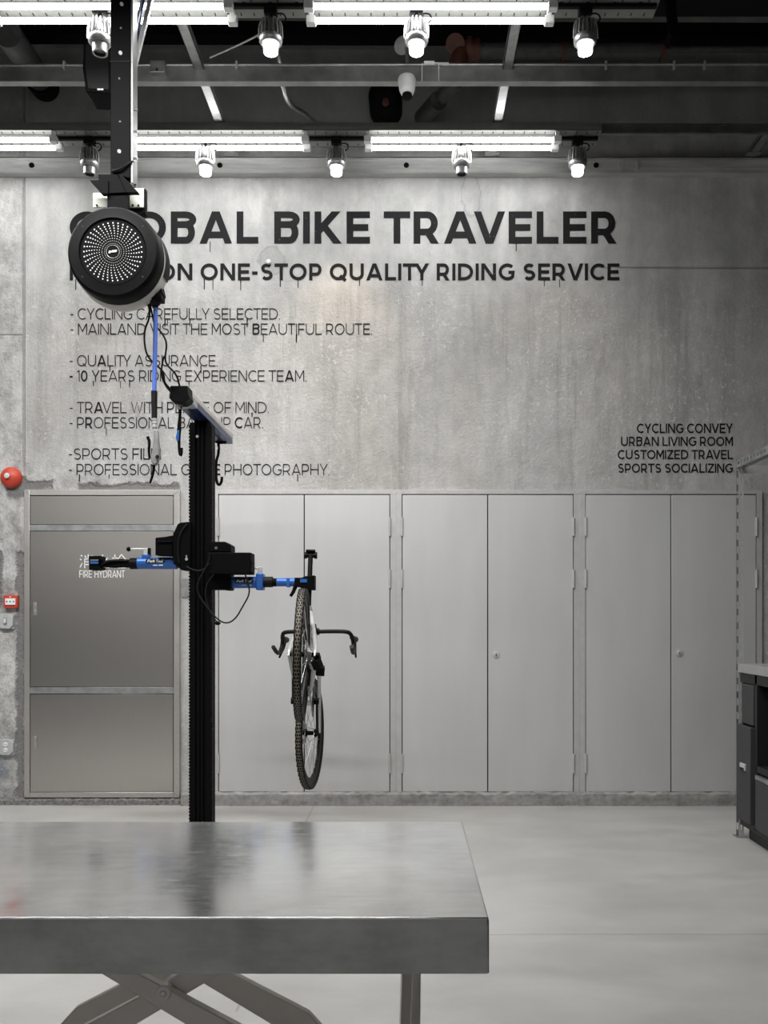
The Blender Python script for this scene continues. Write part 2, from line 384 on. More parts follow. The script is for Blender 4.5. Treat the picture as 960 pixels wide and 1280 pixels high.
# ------------------------------------------------------------------ lettering
def arc(cx, cy, rx, ry, a0, a1, n=14):
    return [(cx + rx*math.cos(R(a0+(a1-a0)*i/n)), cy + ry*math.sin(R(a0+(a1-a0)*i/n))) for i in range(n+1)]
def glyph(c, t):
    h = t/2; e = 1-h
    L = lambda *p: list(p)
    if c == ' ': return .34, []
    if c == '.': return t*1.1, [L((h*1.1,0),(h*1.1,t))]
    if c == '-': return .36, [L((.02,.43),(.34,.43))]
    if c == 'A':
        k = .42; return .84+t*.3, [L((h*1.1,-.1+.02),(k+t*.15,1.02)), L((.84+t*.3-h*1.1,-.08),(k+t*.15,1.02)), L((.2+h*.3,.27),(.64+t*.2,.27))]
    if c == 'B': return .64, [L((h,0),(h,1)), [(h,e),(.38,e)]+arc(.38,.745,.2-h*.1,e-.745,90,-90,10)[1:]+[(h,1.49-e)],
                               [(h,1.49-e),(.4,1.49-e)]+arc(.4,(1.49-e+h)/2,.24-h,(1.49-e-h)/2,90,-90,10)[1:]+[(h,h)]]
    if c == 'C': return .84, [arc(.5,.5,.5-h,.5-h,48,312,22)]
    if c == 'D': return .78, [L((h,0),(h,1)), [(h,e),(.3,e)]+arc(.3,.5,.48-h,.5-h,90,-90,16)[1:]+[(h,h)]]
    if c == 'E': return .60, [L((h,0),(h,1)), L((h,e),(.6,e)), L((h,.5),(.56,.5)), L((h,h),(.6,h))]
    if c == 'F': return .58, [L((h,0),(h,1)), L((h,e),(.58,e)), L((h,.48),(.52,.48))]
    if c == 'G': return .92, [arc(.5,.5,.5-h,.5-h,48,318,22)+[(.92-h,.47),(.56,.47)]]
    if c == 'H': return .74, [L((h,0),(h,1)), L((.74-h,0),(.74-h,1)), L((h,.5),(.74-h,.5))]
    if c == 'I': return t, [L((h,0),(h,1))]
    if c == 'K': return .70, [L((h,0),(h,1)), L((h,.36),(.66-h*.6,1.06)), L((.24,.56),(.70-h*.7,-.06))]
    if c == 'L': return .56, [L((h,0),(h,1)), L((h,h),(.56,h))]
    if c == 'M': return .88, [L((h,0),(h,1)), L((.88-h,0),(.88-h,1)), [(h*1.2,1.0),(.44,.30),(.88-h*1.2,1.0)]]
    if c == 'N': return .76, [L((h,0),(h,1)), L((.76-h,0),(.76-h,1)), L((h,1.0),(.76-h,0))]
    if c == 'O': return 1.0, [arc(.5,.5,.5-h,.5-h,0,360,28)]
    if c == 'Q': return 1.0, [arc(.5,.5,.5-h,.5-h,0,360,28), L((.60,.28),(.92,-.02))]
    if c == 'P': return .64, [L((h,0),(h,1)), [(h,e),(.36,e)]+arc(.36,(e+.36)/2,.28-h,(e-.36)/2,90,-90,10)[1:]+[(h,.36)]]
    if c == 'R': return .68, [L((h,0),(h,1)), [(h,e),(.36,e)]+arc(.36,(e+.36)/2,.28-h,(e-.36)/2,90,-90,10)[1:]+[(h,.36)], L((.36,.38),(.68-h,-.06))]
    if c == 'S':
        r2 = (e-.51)/2; r1 = (.51-h)/2
        return .64, [arc(.33,.51+r2,.29-h,r2,35,270,12)+arc(.33,h+r1,.31-h,r1,90,-145,12)[1:]]
    if c == 'T': return .66, [L((.33,0),(.33,1)), L((0,e),(.66,e))]
    if c == 'U': return .74, [[(h,1),(h,.37)]+arc(.37,.37,.37-h,.37-h,180,360,14)[1:]+[(.74-h,1)]]
    if c == 'V': return .82, [L((h*.9,1.06),(.41,-.02)), L((.82-h*.9,1.06),(.41,-.02))]
    if c == 'W': return 1.16, [[(h*.9,1.05),(.31,.0),(.58,.98),(.85,.0),(1.16-h*.9,1.05)]]
    if c == 'X': return .74, [L((h,1.05),(.74-h,-.05)), L((h,-.05),(.74-h,1.05))]
    if c == 'Y': return .76, [L((h*.9,1.06),(.38,.42)), L((.76-h*.9,1.06),(.38,.42)), L((.38,.45),(.38,0))]
    if c == 'Z': return .66, [L((.02,e),(.62,e)), L((.62,1-h*.4),(.05,h*.4)), L((.03,h),(.66,h))]
    if c == '0': return .72, [arc(.36,.5,.36-h,.5-h,0,360,24)]
    if c == '1': return .26, [L((.26-h,0),(.26-h,1)), L((0,.86),(.26-h,.97))]
    if c == '3': return .6, [arc(.3,.74,.27-h,.26-h,150,-90,10)+arc(.3,.27,.3-h,.27-h,90,-150,10)[1:]]
    if c == 'k': return .54, [L((h,0),(h,1)), L((h,.28),(.5,.66)), L((.22,.42),(.52,0))]
    if c == 'a': return .56, [arc(.26,.33,.26-h,.33-h,0,360,16), L((.54-h,.0),(.54-h,.66))]
    if c == 'r': return .36, [L((h,0),(h,.66)), arc(.3,.36,.3-h,.28,170,70,6)]
    if c == 'o': return .58, [arc(.29,.33,.29-h,.33-h,0,360,16)]
    if c == 'l': return t, [L((h,0),(h,1))]
    return .5, []
def clip(poly, lo, hi):
    for lim, sg in ((lo, 1), (hi, -1)):
        out = []
        for i in range(len(poly)):
            a, b = poly[i-1], poly[i]; da, db = (a[1]-lim)*sg, (b[1]-lim)*sg
            if (da >= 0) != (db >= 0):
                k = da/(da-db); out.append((a[0]+(b[0]-a[0])*k, lim))
            if db >= 0: out.append(b)
        poly = out
        if len(poly) < 3: return []
    return poly
def ribbon(pts, t):
    h = t/2; n = len(pts); closed = n > 4 and math.hypot(pts[0][0]-pts[-1][0], pts[0][1]-pts[-1][1]) < 1e-6
    L, Rr = [], []
    def nrm(a, b):
        d = math.hypot(b[0]-a[0], b[1]-a[1]) or 1; return (-(b[1]-a[1])/d, (b[0]-a[0])/d)
    for i in range(n):
        if closed and i in (0, n-1): n1, n2 = nrm(pts[-2], pts[-1]), nrm(pts[0], pts[1])
        else:
            n1 = nrm(pts[i-1], pts[i]) if i > 0 else nrm(pts[0], pts[1]); n2 = nrm(pts[i], pts[i+1]) if i < n-1 else n1
        mx, my = n1[0]+n2[0], n1[1]+n2[1]; q = mx*mx+my*my
        k = min(2/q if q > 1e-6 else 1, 2.2)
        L.append((pts[i][0]+mx*k*h, pts[i][1]+my*k*h)); Rr.append((pts[i][0]-mx*k*h, pts[i][1]-my*k*h))
    return [[L[i], L[i+1], Rr[i+1], Rr[i]] for i in range(n-1)]
SB = dict(A=.06, V=.06, T=.04, Y=.06)
KX = dict(I=1.0, O=1.04, Q=1.04, C=1.06, G=1.06, W=1.1, M=1.12)
def layout(text, t, gap, tw=None, kw=1.22):
    x = 0; out = []
    for i, c in enumerate(text):
        ti = tw[i] if tw else t
        wd, st = glyph(c, ti); k = KX.get(c, kw if c.isupper() else 1.0)
        wd *= k; st = [[(a*k, b) for a, b in q] for q in st]; out.append((x, ti, st, c)); x += wd + (gap if c != ' ' else 0)
        nx = text[i+1] if i+1 < len(text) else ' '
        x -= SB.get(c, 0) + SB.get(nx, 0) + (.16 if c + nx in ('AV','VA','AT','TA','AY','YA','LY','LT','TY') else 0)
    return out, x - gap + SB.get(text[-1], 0)
def letters(m, text, t, gap, fn, cap, width, d, tw=None, drip=0.0, kw=1.22, words=False):
    """flat raised letters; fn(u,v) maps text plane (metres) to world; width None = natural"""
    lay, tot = layout(text, t, gap, tw, kw); sx = width/tot if width else cap
    out = [m]
    for x, ti, st, c in lay:
        if c == ' ' and words: m = MB(); out.append(m)
        for j, s in enumerate(st):
            off = Vector(d) * (.14 * (j + 1))
            for q in ribbon(s, ti):
                q = clip(q, 0, 1) if c not in 'Q' else q
                if len(q) >= 3: m.prism([((x+a)*sx, b*cap) for a, b in q], lambda u, v: fn(u, v) - off, Vector(d) + off)
        if drip and c not in ' .-' and random.random() < drip:
            for _ in range(random.choice((1, 1, 2))):
                wd, _s = glyph(c, ti)
                u = (x + random.uniform(.15, .85)*wd)*sx; ln = random.uniform(.25, .75)*min(cap, .1); wdr = random.uniform(.0022, .0045)
                m.prism([(u-wdr, .06*cap), (u+wdr, .06*cap), (u+wdr*.8, -ln), (u-wdr*.8, -ln)], fn, d)
    return out if words else m
YT = D - .003
def wall_line(text, px0, px1, py0, py1, t, gap, label, drip=0, vary=0, group=None):
    x0, x1, z0, z1 = X_(px0,D), X_(px1,D), Z_(py1,D), Z_(py0,D)
    tw = None
    if vary:
        tw = [t*(random.choice((1,1,1,1.15,1.6)) if random.random() < vary else random.uniform(.85,1.05)) for _ in text]
    th_ = thing('painted_lettering', (x0, D, z0), label, 'lettering', group)
    ws = letters(MB(), text, t, gap, lambda u, v: Vector((x0+u, YT, z0+v)), z1-z0, x1-x0, (0, .0015, 0), tw, drip, words=True)
    for m in ws: m.build('word', M['paint'], th_, smooth=False)
    return th_
wall_line('GLOBAL BIKE TRAVELER', 87, 772, 264.5, 304.5, .205, .12, 'large bold black headline GLOBAL BIKE TRAVELER painted across the top of the wall', .1)
wall_line('FOCUS ON ONE-STOP QUALITY RIDING SERVICE', 87, 774, 329.5, 350.5, .19, .13, 'medium bold black second line ending QUALITY RIDING SERVICE painted under the headline', .16, 0)
LT = ((88,350,385.5,399.5,'- CYCLING CAREFULLY SELECTED.','first row of the thin list, CYCLING CAREFULLY SELECTED, on the concrete wall'),
      (88,465,404.5,418.5,'- MAINLAND VISIT THE MOST BEAUTIFUL ROUTE.','longest thin list row, MOST BEAUTIFUL ROUTE, painted on the concrete wall'),
      (87,272,444,458,'- QUALITY ASSURANCE.','short thin list row QUALITY ASSURANCE painted on the concrete wall'),
      (87,383,463,477,'- 10 YEARS RIDING EXPERIENCE TEAM.','thin list row with 10 YEARS RIDING EXPERIENCE TEAM on the concrete wall'),
      (87,336,502.5,516.5,'- TRAVEL WITH PLACE OF MIND.','thin list row ending OF MIND, painted on the wall beside the stand top'),
      (87,329,521.5,535.5,'- PROFESSIONAL BACKUP CAR.','thin list row ending UP CAR, partly behind the black column top'),
      (86,201,560.5,574.5,'-SPORTS FILM','shortest thin list row SPORTS FILM, ending behind the air gun'),
      (86,412,580,594,'- PROFESSIONAL GUIDE PHOTOGRAPHY.','lowest thin list row, ending PHOTOGRAPHY, just above the hydrant door'))
for a, b, c, d_, s, lb in LT: wall_line(s, a, b, c, d_, .095, .13, lb, .05, .16)
for a, b, c, d_, s, lb in ((796,916,529.5,541.5,'CYCLING CONVEY','top line CYCLING CONVEY of the small bold block at the wall right'),
      (776,916,546,557.5,'URBAN LIVING ROOM','second line URBAN LIVING ROOM of the small bold block at right'),
      (772,916,562.5,574,'CUSTOMIZED TRAVEL','third line CUSTOMIZED TRAVEL of the small bold block at right'),
      (772,916,579.5,591,'SPORTS SOCIALIZING','bottom line SPORTS SOCIALIZING of the small bold block above the right cupboard')):
    wall_line(s, a, b, c, d_, .155, .11, lb, .0, 0)

# ------------------------------------------------------------------ built-in cupboards
YF = 6.345                                             # front plane of frames
def cupboard(px0, px1, label, lock_px, hingeL, hingeR):
    pt, pb_ = 612.5, 991.0; fw = 7.2
    t = thing('utility_cupboard', (X_((px0+px1)/2, YF), YF, Z_(pb_, YF)), label, 'cupboard', 'double-door cupboards along the back wall')
    m = MB()
    m.pb(px0, px1, pt, pt+5, YF, D-YF); m.pb(px0, px0+fw, pt+5, pb_, YF, D-YF); m.pb(px1-fw, px1, pt+5, pb_, YF, D-YF)
    m.build('frame', M['frame'], t, .0015)
    MB().pb(px0+fw, px1-fw, pt+5, pb_, D-.006, .006).build('carcass', M['dark'], t)
    a, b = px0+fw+1.0, px1-fw-1.0; mid = (a+b)/2
    for k, (x0, x1) in enumerate(((a, mid-.7), (mid+.7, b))):
        d = MB().pb(x0, x1, pt+6.3, pb_-1.4, YF-.004, .018).build('door', M['door'], t, .0015)
        hx = (a-.5) if k == 0 else (b+.5)
        if (hingeL if k == 0 else hingeR):
            for y0, y1 in ((647,670), (712,735), (942,966)):
                m = MB(); xx = X_(hx, YF)
                m.cyl((xx, YF-.008, Z_(y1,YF)), (xx, YF-.008, Z_(y0,YF)), .0085, n=14)
                for q in (.34, .67):
                    zz = Z_(y1,YF)+(Z_(y0,YF)-Z_(y1,YF))*q; m.cyl((xx, YF-.008, zz-.001), (xx, YF-.008, zz+.001), .0095, n=14)
                m.bb(xx-.011, xx+.011, YF-.006, YF-.001, Z_(y1,YF)+.004, Z_(y0,YF)-.004)
                m.build('hinge', M['frame'], d)
        if k == 1 and lock_px:
            c = W(lock_px[0], lock_px[1], YF); m = MB()
            m.lathe([(0,.014),(.012,.014),(.014,.010),(.021,.010),(.0235,.006),(.0315,.005),(.033,0)], c, (0,-1,0), 28)
            m.build('lock', M['frame'], d)
            MB().bb(c.x-.003, c.x+.003, c.y-.0155, c.y-.013, c.z-.008, c.z+.008).build('keyhole', M['dark'], d)
    return t
cupboard(265.5, 495, 'left grey double cupboard behind the hanging bicycle and black column', None, True, True)
cupboard(495, 724.5, 'middle grey double cupboard with a round lock, clear of any object', (620,818.5), True, True)
cupboard(724.5, 953, 'right grey double cupboard whose edge passes behind the slotted upright', (849,816.5), True, True)

# hydrant cabinet
t = thing('hydrant_cabinet', (X_(127,YF), YF, Z_(997,YF)), 'brushed steel hydrant cabinet lettered FIRE HYDRANT in the wall left of the column', 'cabinet')
m = MB(); m.pb(30,37,612,997,YF,D-YF); m.pb(217,224.5,612,997,YF,D-YF); m.pb(37,217,612,619,YF,D-YF); m.pb(37,217,990.5,997,YF,D-YF)
fr_ = m.build('frame', M['steelframe'], t, .0025)
m = MB()
for a, b, c_, d_ in ((30,612,37,619),(224.5,612,217,619),(30,997,37,990.5),(224.5,997,217,990.5)): m.bar(W(a,b,YF-.0005), W(c_,d_,YF-.0005), .0012, .0012)
m.build('mitre_joint', M['dark'], fr_)
MB().pb(37,217,619,991,D-.006,.006).build('carcass', M['dark'], t)
m = MB(); m.pb(37,217,656,663.5,YF-.002,.02); m.build('crossbar', M['galv'], t, .001)
m = MB(); m.pb(37,217,859,867,YF-.002,.02); m.build('crossbar', M['galv'], t, .001)
MB().pb(38,216.3,620,655.4,YF+.003,.012).build('door_panel', M['steel'], t, .001)
dm = MB().pb(38,216.3,664.2,858.2,YF+.003,.012).build('door_panel', M['steel'], t, .001)
dl = MB().pb(38,216.3,867.8,989.8,YF+.003,.012).build('door_panel', M['steel'], t, .001)
for d_, y0, y1 in ((dm,753,769),(dl,920,936)):
    m = MB(); m.pb(41.6,46,y0,y1,YF-.001,.006); m.pb(42.6,45,y0+2,y0+7,YF-.005,.006); m.pb(42.6,45,y1-6,y1-2,YF-.004,.005)
    m.build('latch', M['hinge'], d_, .0006)
m = MB(); x0, z0 = X_(99,YF), Z_(722,YF)
letters(m, 'FIRE HYDRANT', .105, .13, lambda u, v: Vector((x0+u, YF+.002, z0+v)), Z_(713,YF)-z0, X_(156,YF)-x0, (0,.0012,0), kw=.9)
m.build('english_lettering', M['frost'], dm, smooth=False)
HAN = {
 'a': [[(.1,.93),(.2,.84)],[(.04,.66),(.15,.58)],[(.04,.06),(.2,.36)],[(.63,.98),(.63,.66)],[(.38,.9),(.48,.74)],[(.92,.9),(.8,.74)],
       [(.38,.02),(.38,.66),(.92,.66),(.92,.06),(.8,.06)],[(.38,.46),(.92,.46)],[(.38,.27),(.92,.27)]],
 'b': [[(.5,.97),(.5,.6),(.4,.32),(.06,.03)],[(.5,.55),(.66,.25),(.96,.03)],[(.16,.72),(.24,.46)],[(.86,.74),(.7,.52)]],
 'c': [[(.02,.72),(.4,.72)],[(.22,.98),(.22,.0)],[(.22,.66),(.03,.28)],[(.24,.6),(.38,.42)],[(.68,.98),(.4,.6)],[(.68,.98),(.98,.62)],
       [(.5,.56),(.88,.56)],[(.48,.32),(.9,.32)],[(.69,.56),(.69,.05)],[(.4,.05),(.98,.05)]]}
m = MB(); z0 = Z_(710.5,YF); cap = Z_(692.5,YF)-z0
for k, px in (('a',99),('b',119.3),('c',139.6)):
    x0 = X_(px,YF)
    for s in HAN[k]:
        for q in ribbon(s, .068): m.prism([(a*cap*.98, b*cap) for a, b in q], lambda u, v: Vector((x0+u, YF+.002, z0+v)), (0,.0012,0))
m.build('chinese_lettering', M['frost'], dm, smooth=False)

# ------------------------------------------------------------------ small things on the wall at left
c = W(15, 597.5, D); t = thing('alarm_bell', c, 'round red fire alarm bell on the rough wall at upper left', 'bell')
MB().lathe([(0,.062),(.02,.061),(.045,.055),(.066,.04),(.075,.024),(.077,.012),(.075,.0),(0,0)], c, (0,-1,0), 40).build('gong', M['red'], t)
MB().lathe([(0,.0795),(.015,.0795),(.019,.078),(.0195,.070)], c + Vector((-.004,0,.006)), (0,-1,0), 24).build('badge', M['shell'], t)
c = W(12.5, 751, D); t = thing('fire_call_point', c, 'small square red fire call point between the bell and the grey boxes', 'alarm button')
MB().pb(4,21.5,744,760,D-.035,.035).build('housing', M['red'], t, .004)
MB().pb(6.3,19,748,756,D-.0375,.004).build('window', M['white'], t, .001)
m = MB()
for k in (8.4,12.6,16.8): m.sph(W(k,752,D-.038), .0055, 10, (1,.3,1))
m.pb(6.5,18.8,756.6,757.4,D-.036,.002); m.build('marks', M['dark'], t)
MB().cyl(W(12.6,746.2,D-.034), W(12.6,746.2,D-.038), .005).build('lamp', M['white'], t)
def wall_box(px, py, s, label, kind):
    c = W(px, py, D); t = thing('wall_box', c, label, 'junction box'); h = s/2
    m = MB(); q = .22*s
    pl = [(-h+q,-h),(h-q,-h),(h,-h+q),(h,h-q),(h-q,h),(-h+q,h),(-h,h-q),(-h,-h+q)]
    m.prism(pl, lambda u, v: c + Vector((u, -.03, v)), (0,.03,0)).build('housing', M['greybox'], t, .003)
    m = MB()
    for sx in (-1,1):
        for sz in (-1,1): m.cyl(c + Vector((sx*h*.84, -.002, sz*h*.84)), c + Vector((sx*h*.84, -.014, sz*h*.84)), .012, n=14)
    m.build('screw_ear', M['greybox'], t)
    if kind == 'switch':
        MB().bb(c.x-.005, c.x+.005, D-.044, D-.03, c.z-.012, c.z+.018).build('toggle', M['white'], t, .001)
        MB().bb(c.x-.012, c.x+.012, D-.032, D-.03, c.z-.028, c.z+.028).build('plate', M['hinge'], t, .001)
    else:
        for dz in (.021,-.021):
            d = MB().lathe([(0,.034),(.014,.034),(.017,.030)], c + Vector((0,0,dz)), (0,-1,0), 24).build('outlet', M['white'], t)
            mm = MB()
            for sx in (-.006,.006): mm.bb(c.x+sx-.0013, c.x+sx+.0013, D-.0352, D-.033, c.z+dz-.002, c.z+dz+.007)
            mm.build('slots', M['dark'], d)
wall_box(9, 776.5, .108, 'grey cast switch box with a small toggle, right under the red call point', 'switch')
wall_box(9, 933.5, .112, 'grey cast outlet box with two sockets, low on the left wall', 'outlet')
t = thing('blank_plate', W(231.5,735,D), 'narrow blank steel cover plate on the wall beside the black column', 'plate')
MB().pb(227,237,723,747,D-.006,.006).build('plate', M['galv'], t, .001)
m = MB()
for a in (228.3,235.7):
    for b in (724.6,745.4): m.cyl(W(a,b,D-.006), W(a,b,D-.009), .003, n=8)
m.build('screw', M['hinge'], t)
t = thing('wall_peg', W(336,328,D), 'small pale round peg on the plaster between the two headline rows', 'knob')
MB().lathe([(0,.02),(.012,.02),(.017,.015),(.017,0)], W(336,328,D), (0,-1,0), 20).build('head', M['white'], t)

# ------------------------------------------------------------------ overhead steelwork
ZS = 4.655                                             # underside of the cross struts
m = MB(); yb = 6.30
zb, zt = Z_(215, yb), Z_(196, yb)
m.bb(XL, XR, yb, yb+.012, zb, zt); m.bb(XL, XR, yb, D, zb-.006, zb+.004); m.bb(XL, XR, yb, D, zt-.008, zt)
for k in (zb+.03, zt-.028): m.bb(XL, XR, yb-.004, yb, k-.004, k+.004)
t = thing('wall_beam', (0, D, zb), 'long galvanised channel beam fixed along the top of the concrete wall', 'beam')
m.build('channel', M['beam'], t, .001)
m = MB()
for px in (40,275,508,745): m.lathe([(0,.012),(.012,.012),(.019,.008),(.019,-.002)], W(px,207,yb), (0,-1,0), 14)
m.build('bolt', M['black'], t)
for px, wd, lb in ((777.5,4.5,'slanted'), (797,4,'upright')):
    mm = MB(); dx = 2 if lb == 'slanted' else .4
    mm.pprism([(px-wd/2-dx,213),(px+wd/2-dx,213),(px+wd/2+dx,201),(px-wd/2+dx,201)], yb-.012, .012)
    o = mm.build('beam_clip', M['alu'], loc=W(px,213,yb)); tag(o, lb+' little pale metal clip on the wall beam at upper right', 'clip')
for X, lb in ((-3.11,'left of the frame'),(-1.25,'near the black post, over the upper left'),(.61,'right of the white camera, over the middle'),(2.47,'far right above the dark wall corner')):
    m = MB()
    m.bb(X-.03, X+.03, 2.6, yb+.02, ZS, ZS+.004); m.bb(X-.03, X-.026, 2.6, yb+.02, ZS, ZS+.042); m.bb(X+.026, X+.03, 2.6, yb+.02, ZS, ZS+.042)
    m.bb(X-.05, X+.05, yb-.06, yb+.04, ZS-.006, ZS)
    o = m.build('cross_strut', M['galv'], loc=(X, yb, ZS), smooth=False)
    tag(o, 'galvanised strut under the ceiling, ' + lb, 'strut', 'cross struts under the ceiling')
yc = 5.31
t = thing('strut_rail', (0, yc, ZS-.08), 'long galvanised strut rail crossing the view between the two light rows', 'rail')
m = MB(); zr0, zr1 = Z_(102,yc), Z_(82,yc)
m.bb(XL,XR,yc,yc+.003,zr0,zr1); m.bb(XL,XR,yc-.006,yc+.045,zr0-.002,zr0+.004); m.bb(XL,XR,yc-.004,yc+.045,zr1-.004,zr1); m.bb(XL,XR,yc+.042,yc+.045,zr0,zr1)
m.build('channel', M['galvdark'], t, .001)
o = MB().tube([(XL,yc-.006,Z_(84.5,yc)),(4.8,yc-.006,Z_(80.5,yc))], .009, 10).build('conduit', M['galv'], t)
m = MB()
for px in (81,296,757,842,880): m.bb(X_(px,yc)-.006, X_(px,yc)+.006, yc-.018, yc+.004, Z_(88,yc), Z_(78,yc))
m.build('clip', M['alu'], t)
o = MB().pb(187,206,75,90,yc-.04,.05).build('junction_box', M['galv'], t, .004)
MB().cyl(W(196,87,yc-.04), W(196,87,yc-.044), .008).build('knockout', M['dark'], o)
m = MB()
for px in (527.5,548.5): m.tube([W(px,79,yc-.02), W(px,101,yc-.012), W(px,103,yc+.03), W(px,79,yc+.05)], .0025, 6, closed=True)
m.pb(530,543,76,80,yc-.02,.02); m.tube([W(543,79,yc-.012), W(561,79,yc-.012)], .004, 6)
m.build('cable_tie', M['white'], t)
# bare rail carrying on to the right of row two
m = MB()
for py in (155.5, 165.5):
    m.bb(X_(752,5.95), 4.8, 5.95, 5.955, Z_(py+.6,5.95), Z_(py-.6,5.95)+.004)
m.bb(X_(752,5.95), 4.8, 5.955, 5.97, Z_(167,5.95), Z_(154,5.95))
o = m.build('empty_rail', M['galvdark'], loc=W(752,160,5.95)); tag(o, 'dark bare rail carrying on right of the rear light row', 'rail')

# light rows
def tray(Yc, x0, x1, label, ymin, ymax):
    zt = 4.60
    t = thing('lighting_tray', ((x0+x1)/2, Yc, zt), label, 'cable tray', 'perforated trays carrying the lights')
    m = MB(); m.bb(x0,x1,ymin,ymax,zt,zt+.004); m.bb(x0,x1,ymin,ymin+.004,zt,zt+.05); m.bb(x0,x1,ymax-.004,ymax,zt,zt+.05)
    m.build('channel', M['tray'], t, smooth=False)
    m = MB(); x = x0+.04; k = 0
    while x < x1-.02:
        for fy in (.15,.38,.85):
            y = ymin+(ymax-ymin)*fy
            if fy == .38 and k % 2: m.lathe([(0,.0015),(.011,.0015),(.012,0)], (x+.03, y+.02, zt), (0,0,-1), 12)
            else: m.bb(x-.003, x+.003, y-.012, y+.012, zt-.0015, zt)
        x += .07; k += 1
    m.build('perforation', M['dark'], t, smooth=False)
    MB().bb(x0+.01, x1-.01, Yc-.012, Yc+.012, zt-.022, zt-.002).build('power_track', M['blackgloss'], t, .002)
    return t
TY = {1: (4.60, 4.712), 2: (5.885, 5.985)}
tray(4.66, -4.5, 1.335, 'perforated pale steel tray of the front light row, at the top of the photo', 4.55, 4.775)
tray(5.95, -4.5, 1.305, 'perforated pale steel tray of the rear light row, close to the wall', 5.865, 6.075)
def fixture(row, x0, x1, label):
    ya, yb_ = TY[row]; zt = 4.60; zc = 4.545
    t = thing('tube_light', ((x0+x1)/2, (ya+yb_)/2, zt), label, 'tube light', 'twin tube lights under the trays')
    for y in (ya, yb_):
        MB().cyl((x0+.05,y,zc),(x1-.05,y,zc),.0150,n=16).build('tube', M['tubeglow'], t)
        l = bpy.data.lights.new('tube_light_output', 'AREA'); l.shape = 'RECTANGLE'; l.size = x1-x0-.1; l.size_y = .026; l.energy = STRIP_W; l.color = (1,1,.985)
        lo = bpy.data.objects.new('tube_light_output', l); COL.objects.link(lo); lo.parent = t; lo.location = (0, y-(ya+yb_)/2, zc-.016-zt)
    MB().bb(x0+.02,x1-.02,(ya+yb_)/2-.018,(ya+yb_)/2+.018,zt-.020,zt-.001).build('housing', M['tray'], t, .003)
    for xa, xb in ((x0,x0+.05),(x1-.05,x1)):
        for y in (ya, yb_):
            m = MB(); m.bb(xa,xb,y-.021,y+.021,zc-.02,zc+.021); m.bb(xa+.012,xb-.012,y-.012,y+.012,zc+.02,zt); m.build('end_socket', M['white'], t, .004)
    return t
fixture(1, -2.59, -1.275, 'twin tube light of the front row running out of frame at upper left')if False else None
fixture(1, -2.22, -.905, 'lit twin tube light of the front row, passing behind the black post')
fixture(1, -.535, .79, 'lit twin tube light at top centre, front row, above the white camera')
fixture(2, -3.65, -2.335, 'lit twin tube light of the rear row cut by the left edge')
fixture(2, -1.96, -.652, 'lit twin tube light of the rear row just right of the black post')
fixture(2, -.283, 1.035, 'lit twin tube light of the rear row above the word TRAVELER')

def spot(X, Y, lit, label, tilt=0.0, power=10, col=(1,.96,.9)):
    z0 = 4.60
    t = thing('track_spotlight', (X, Y, z0), label, 'spotlight', 'spotlights hanging from the trays')
    MB().bb(X-.034,X+.034,Y-.03,Y+.03,z0-.05,z0-.003).build('track_adapter', M['blackgloss'], t, .004)
    MB().cyl((X,Y,z0-.05),(X,Y,z0-.085),.010,n=12).build('stem', M['black'], t)
    zt = z0-.075; n = 16
    m = MB(); m.lathe([(0,0),(.03,0),(.036,.012),(.042,.085),(.0,.085)], (X,Y,zt), (0,0,-1), 24)
    for k in range(n):
        a = 2*math.pi*k/n; d = Vector((math.cos(a), math.sin(a), 0))
        m.bar(Vector((X,Y,zt-.008))+d*.043, Vector((X,Y,zt-.088))+d*.051, .006, .02, up=d)
    m.build('heat_sink', M['glassy'], t)
    m = MB(); m.lathe([(.03,0),(.056,.002),(.062,.012),(.062,.03),(.052,.044),(.03,.044)], (X,Y,zt-.085), (0,0,-1), 12); m.build('collar', M['galv'], t, .002)
    m = MB()
    for s in (-1,1): m.tube([(X+s*.018,Y,z0-.055),(X+s*.045,Y-.01,z0-.075),(X+s*.062,Y-.01,zt-.03),(X+s*.064,Y-.01,zt-.1)], .0035, 6, smooth=2)
    m.build('bail_wire', M['chrome'], t)
    m = MB(); m.tube([(X+.02,Y,z0-.04),(X+.07,Y,z0-.035),(X+.085,Y,z0-.075),(X+.035,Y,z0-.10)], .004, 6, smooth=2); m.build('lead', M['black'], t)
    zl = zt-.127
    m = MB()
    if lit:
        m.lathe([(0,.05),(.030,.05),(.036,.046),(.038,.038),(.038,0),(0,0)], (X,Y,zl), (0,0,-1), 24); m.build('lens', M['spotglow'], t)
        l = bpy.data.lights.new('spot_beam', 'SPOT'); l.energy = power; l.spot_size = R(75); l.spot_blend = .9; l.shadow_soft_size = .04; l.color = col
        lo = bpy.data.objects.new('spot_beam', l); COL.objects.link(lo); lo.parent = t; lo.location = (0, 0, zl-.06-z0); lo.rotation_euler = (tilt, 0, 0)
    else:
        m.lathe([(.03,.048),(.040,.048),(.041,0),(0,0)], (X,Y,zl), (0,0,-1), 24); m.lathe([(0,.03),(.031,.03)], (X,Y,zl), (0,0,-1), 24)
        m.build('snoot', M['galv'], t)
    return t
Y1, Y2 = 4.68, 5.96
for px, lit, lb in ((125,False,'unlit grey spotlight of the front row, half behind the black post'),
                    (338.5,True,'lit spotlight of the front row in the gap between tube lights'),
                    (520.5,True,'lit spotlight of the front row directly above the white camera'),
                    (731.5,True,'lit spotlight at the right end of the front row')):
    spot(X_(px,Y1), Y1, lit, lb)
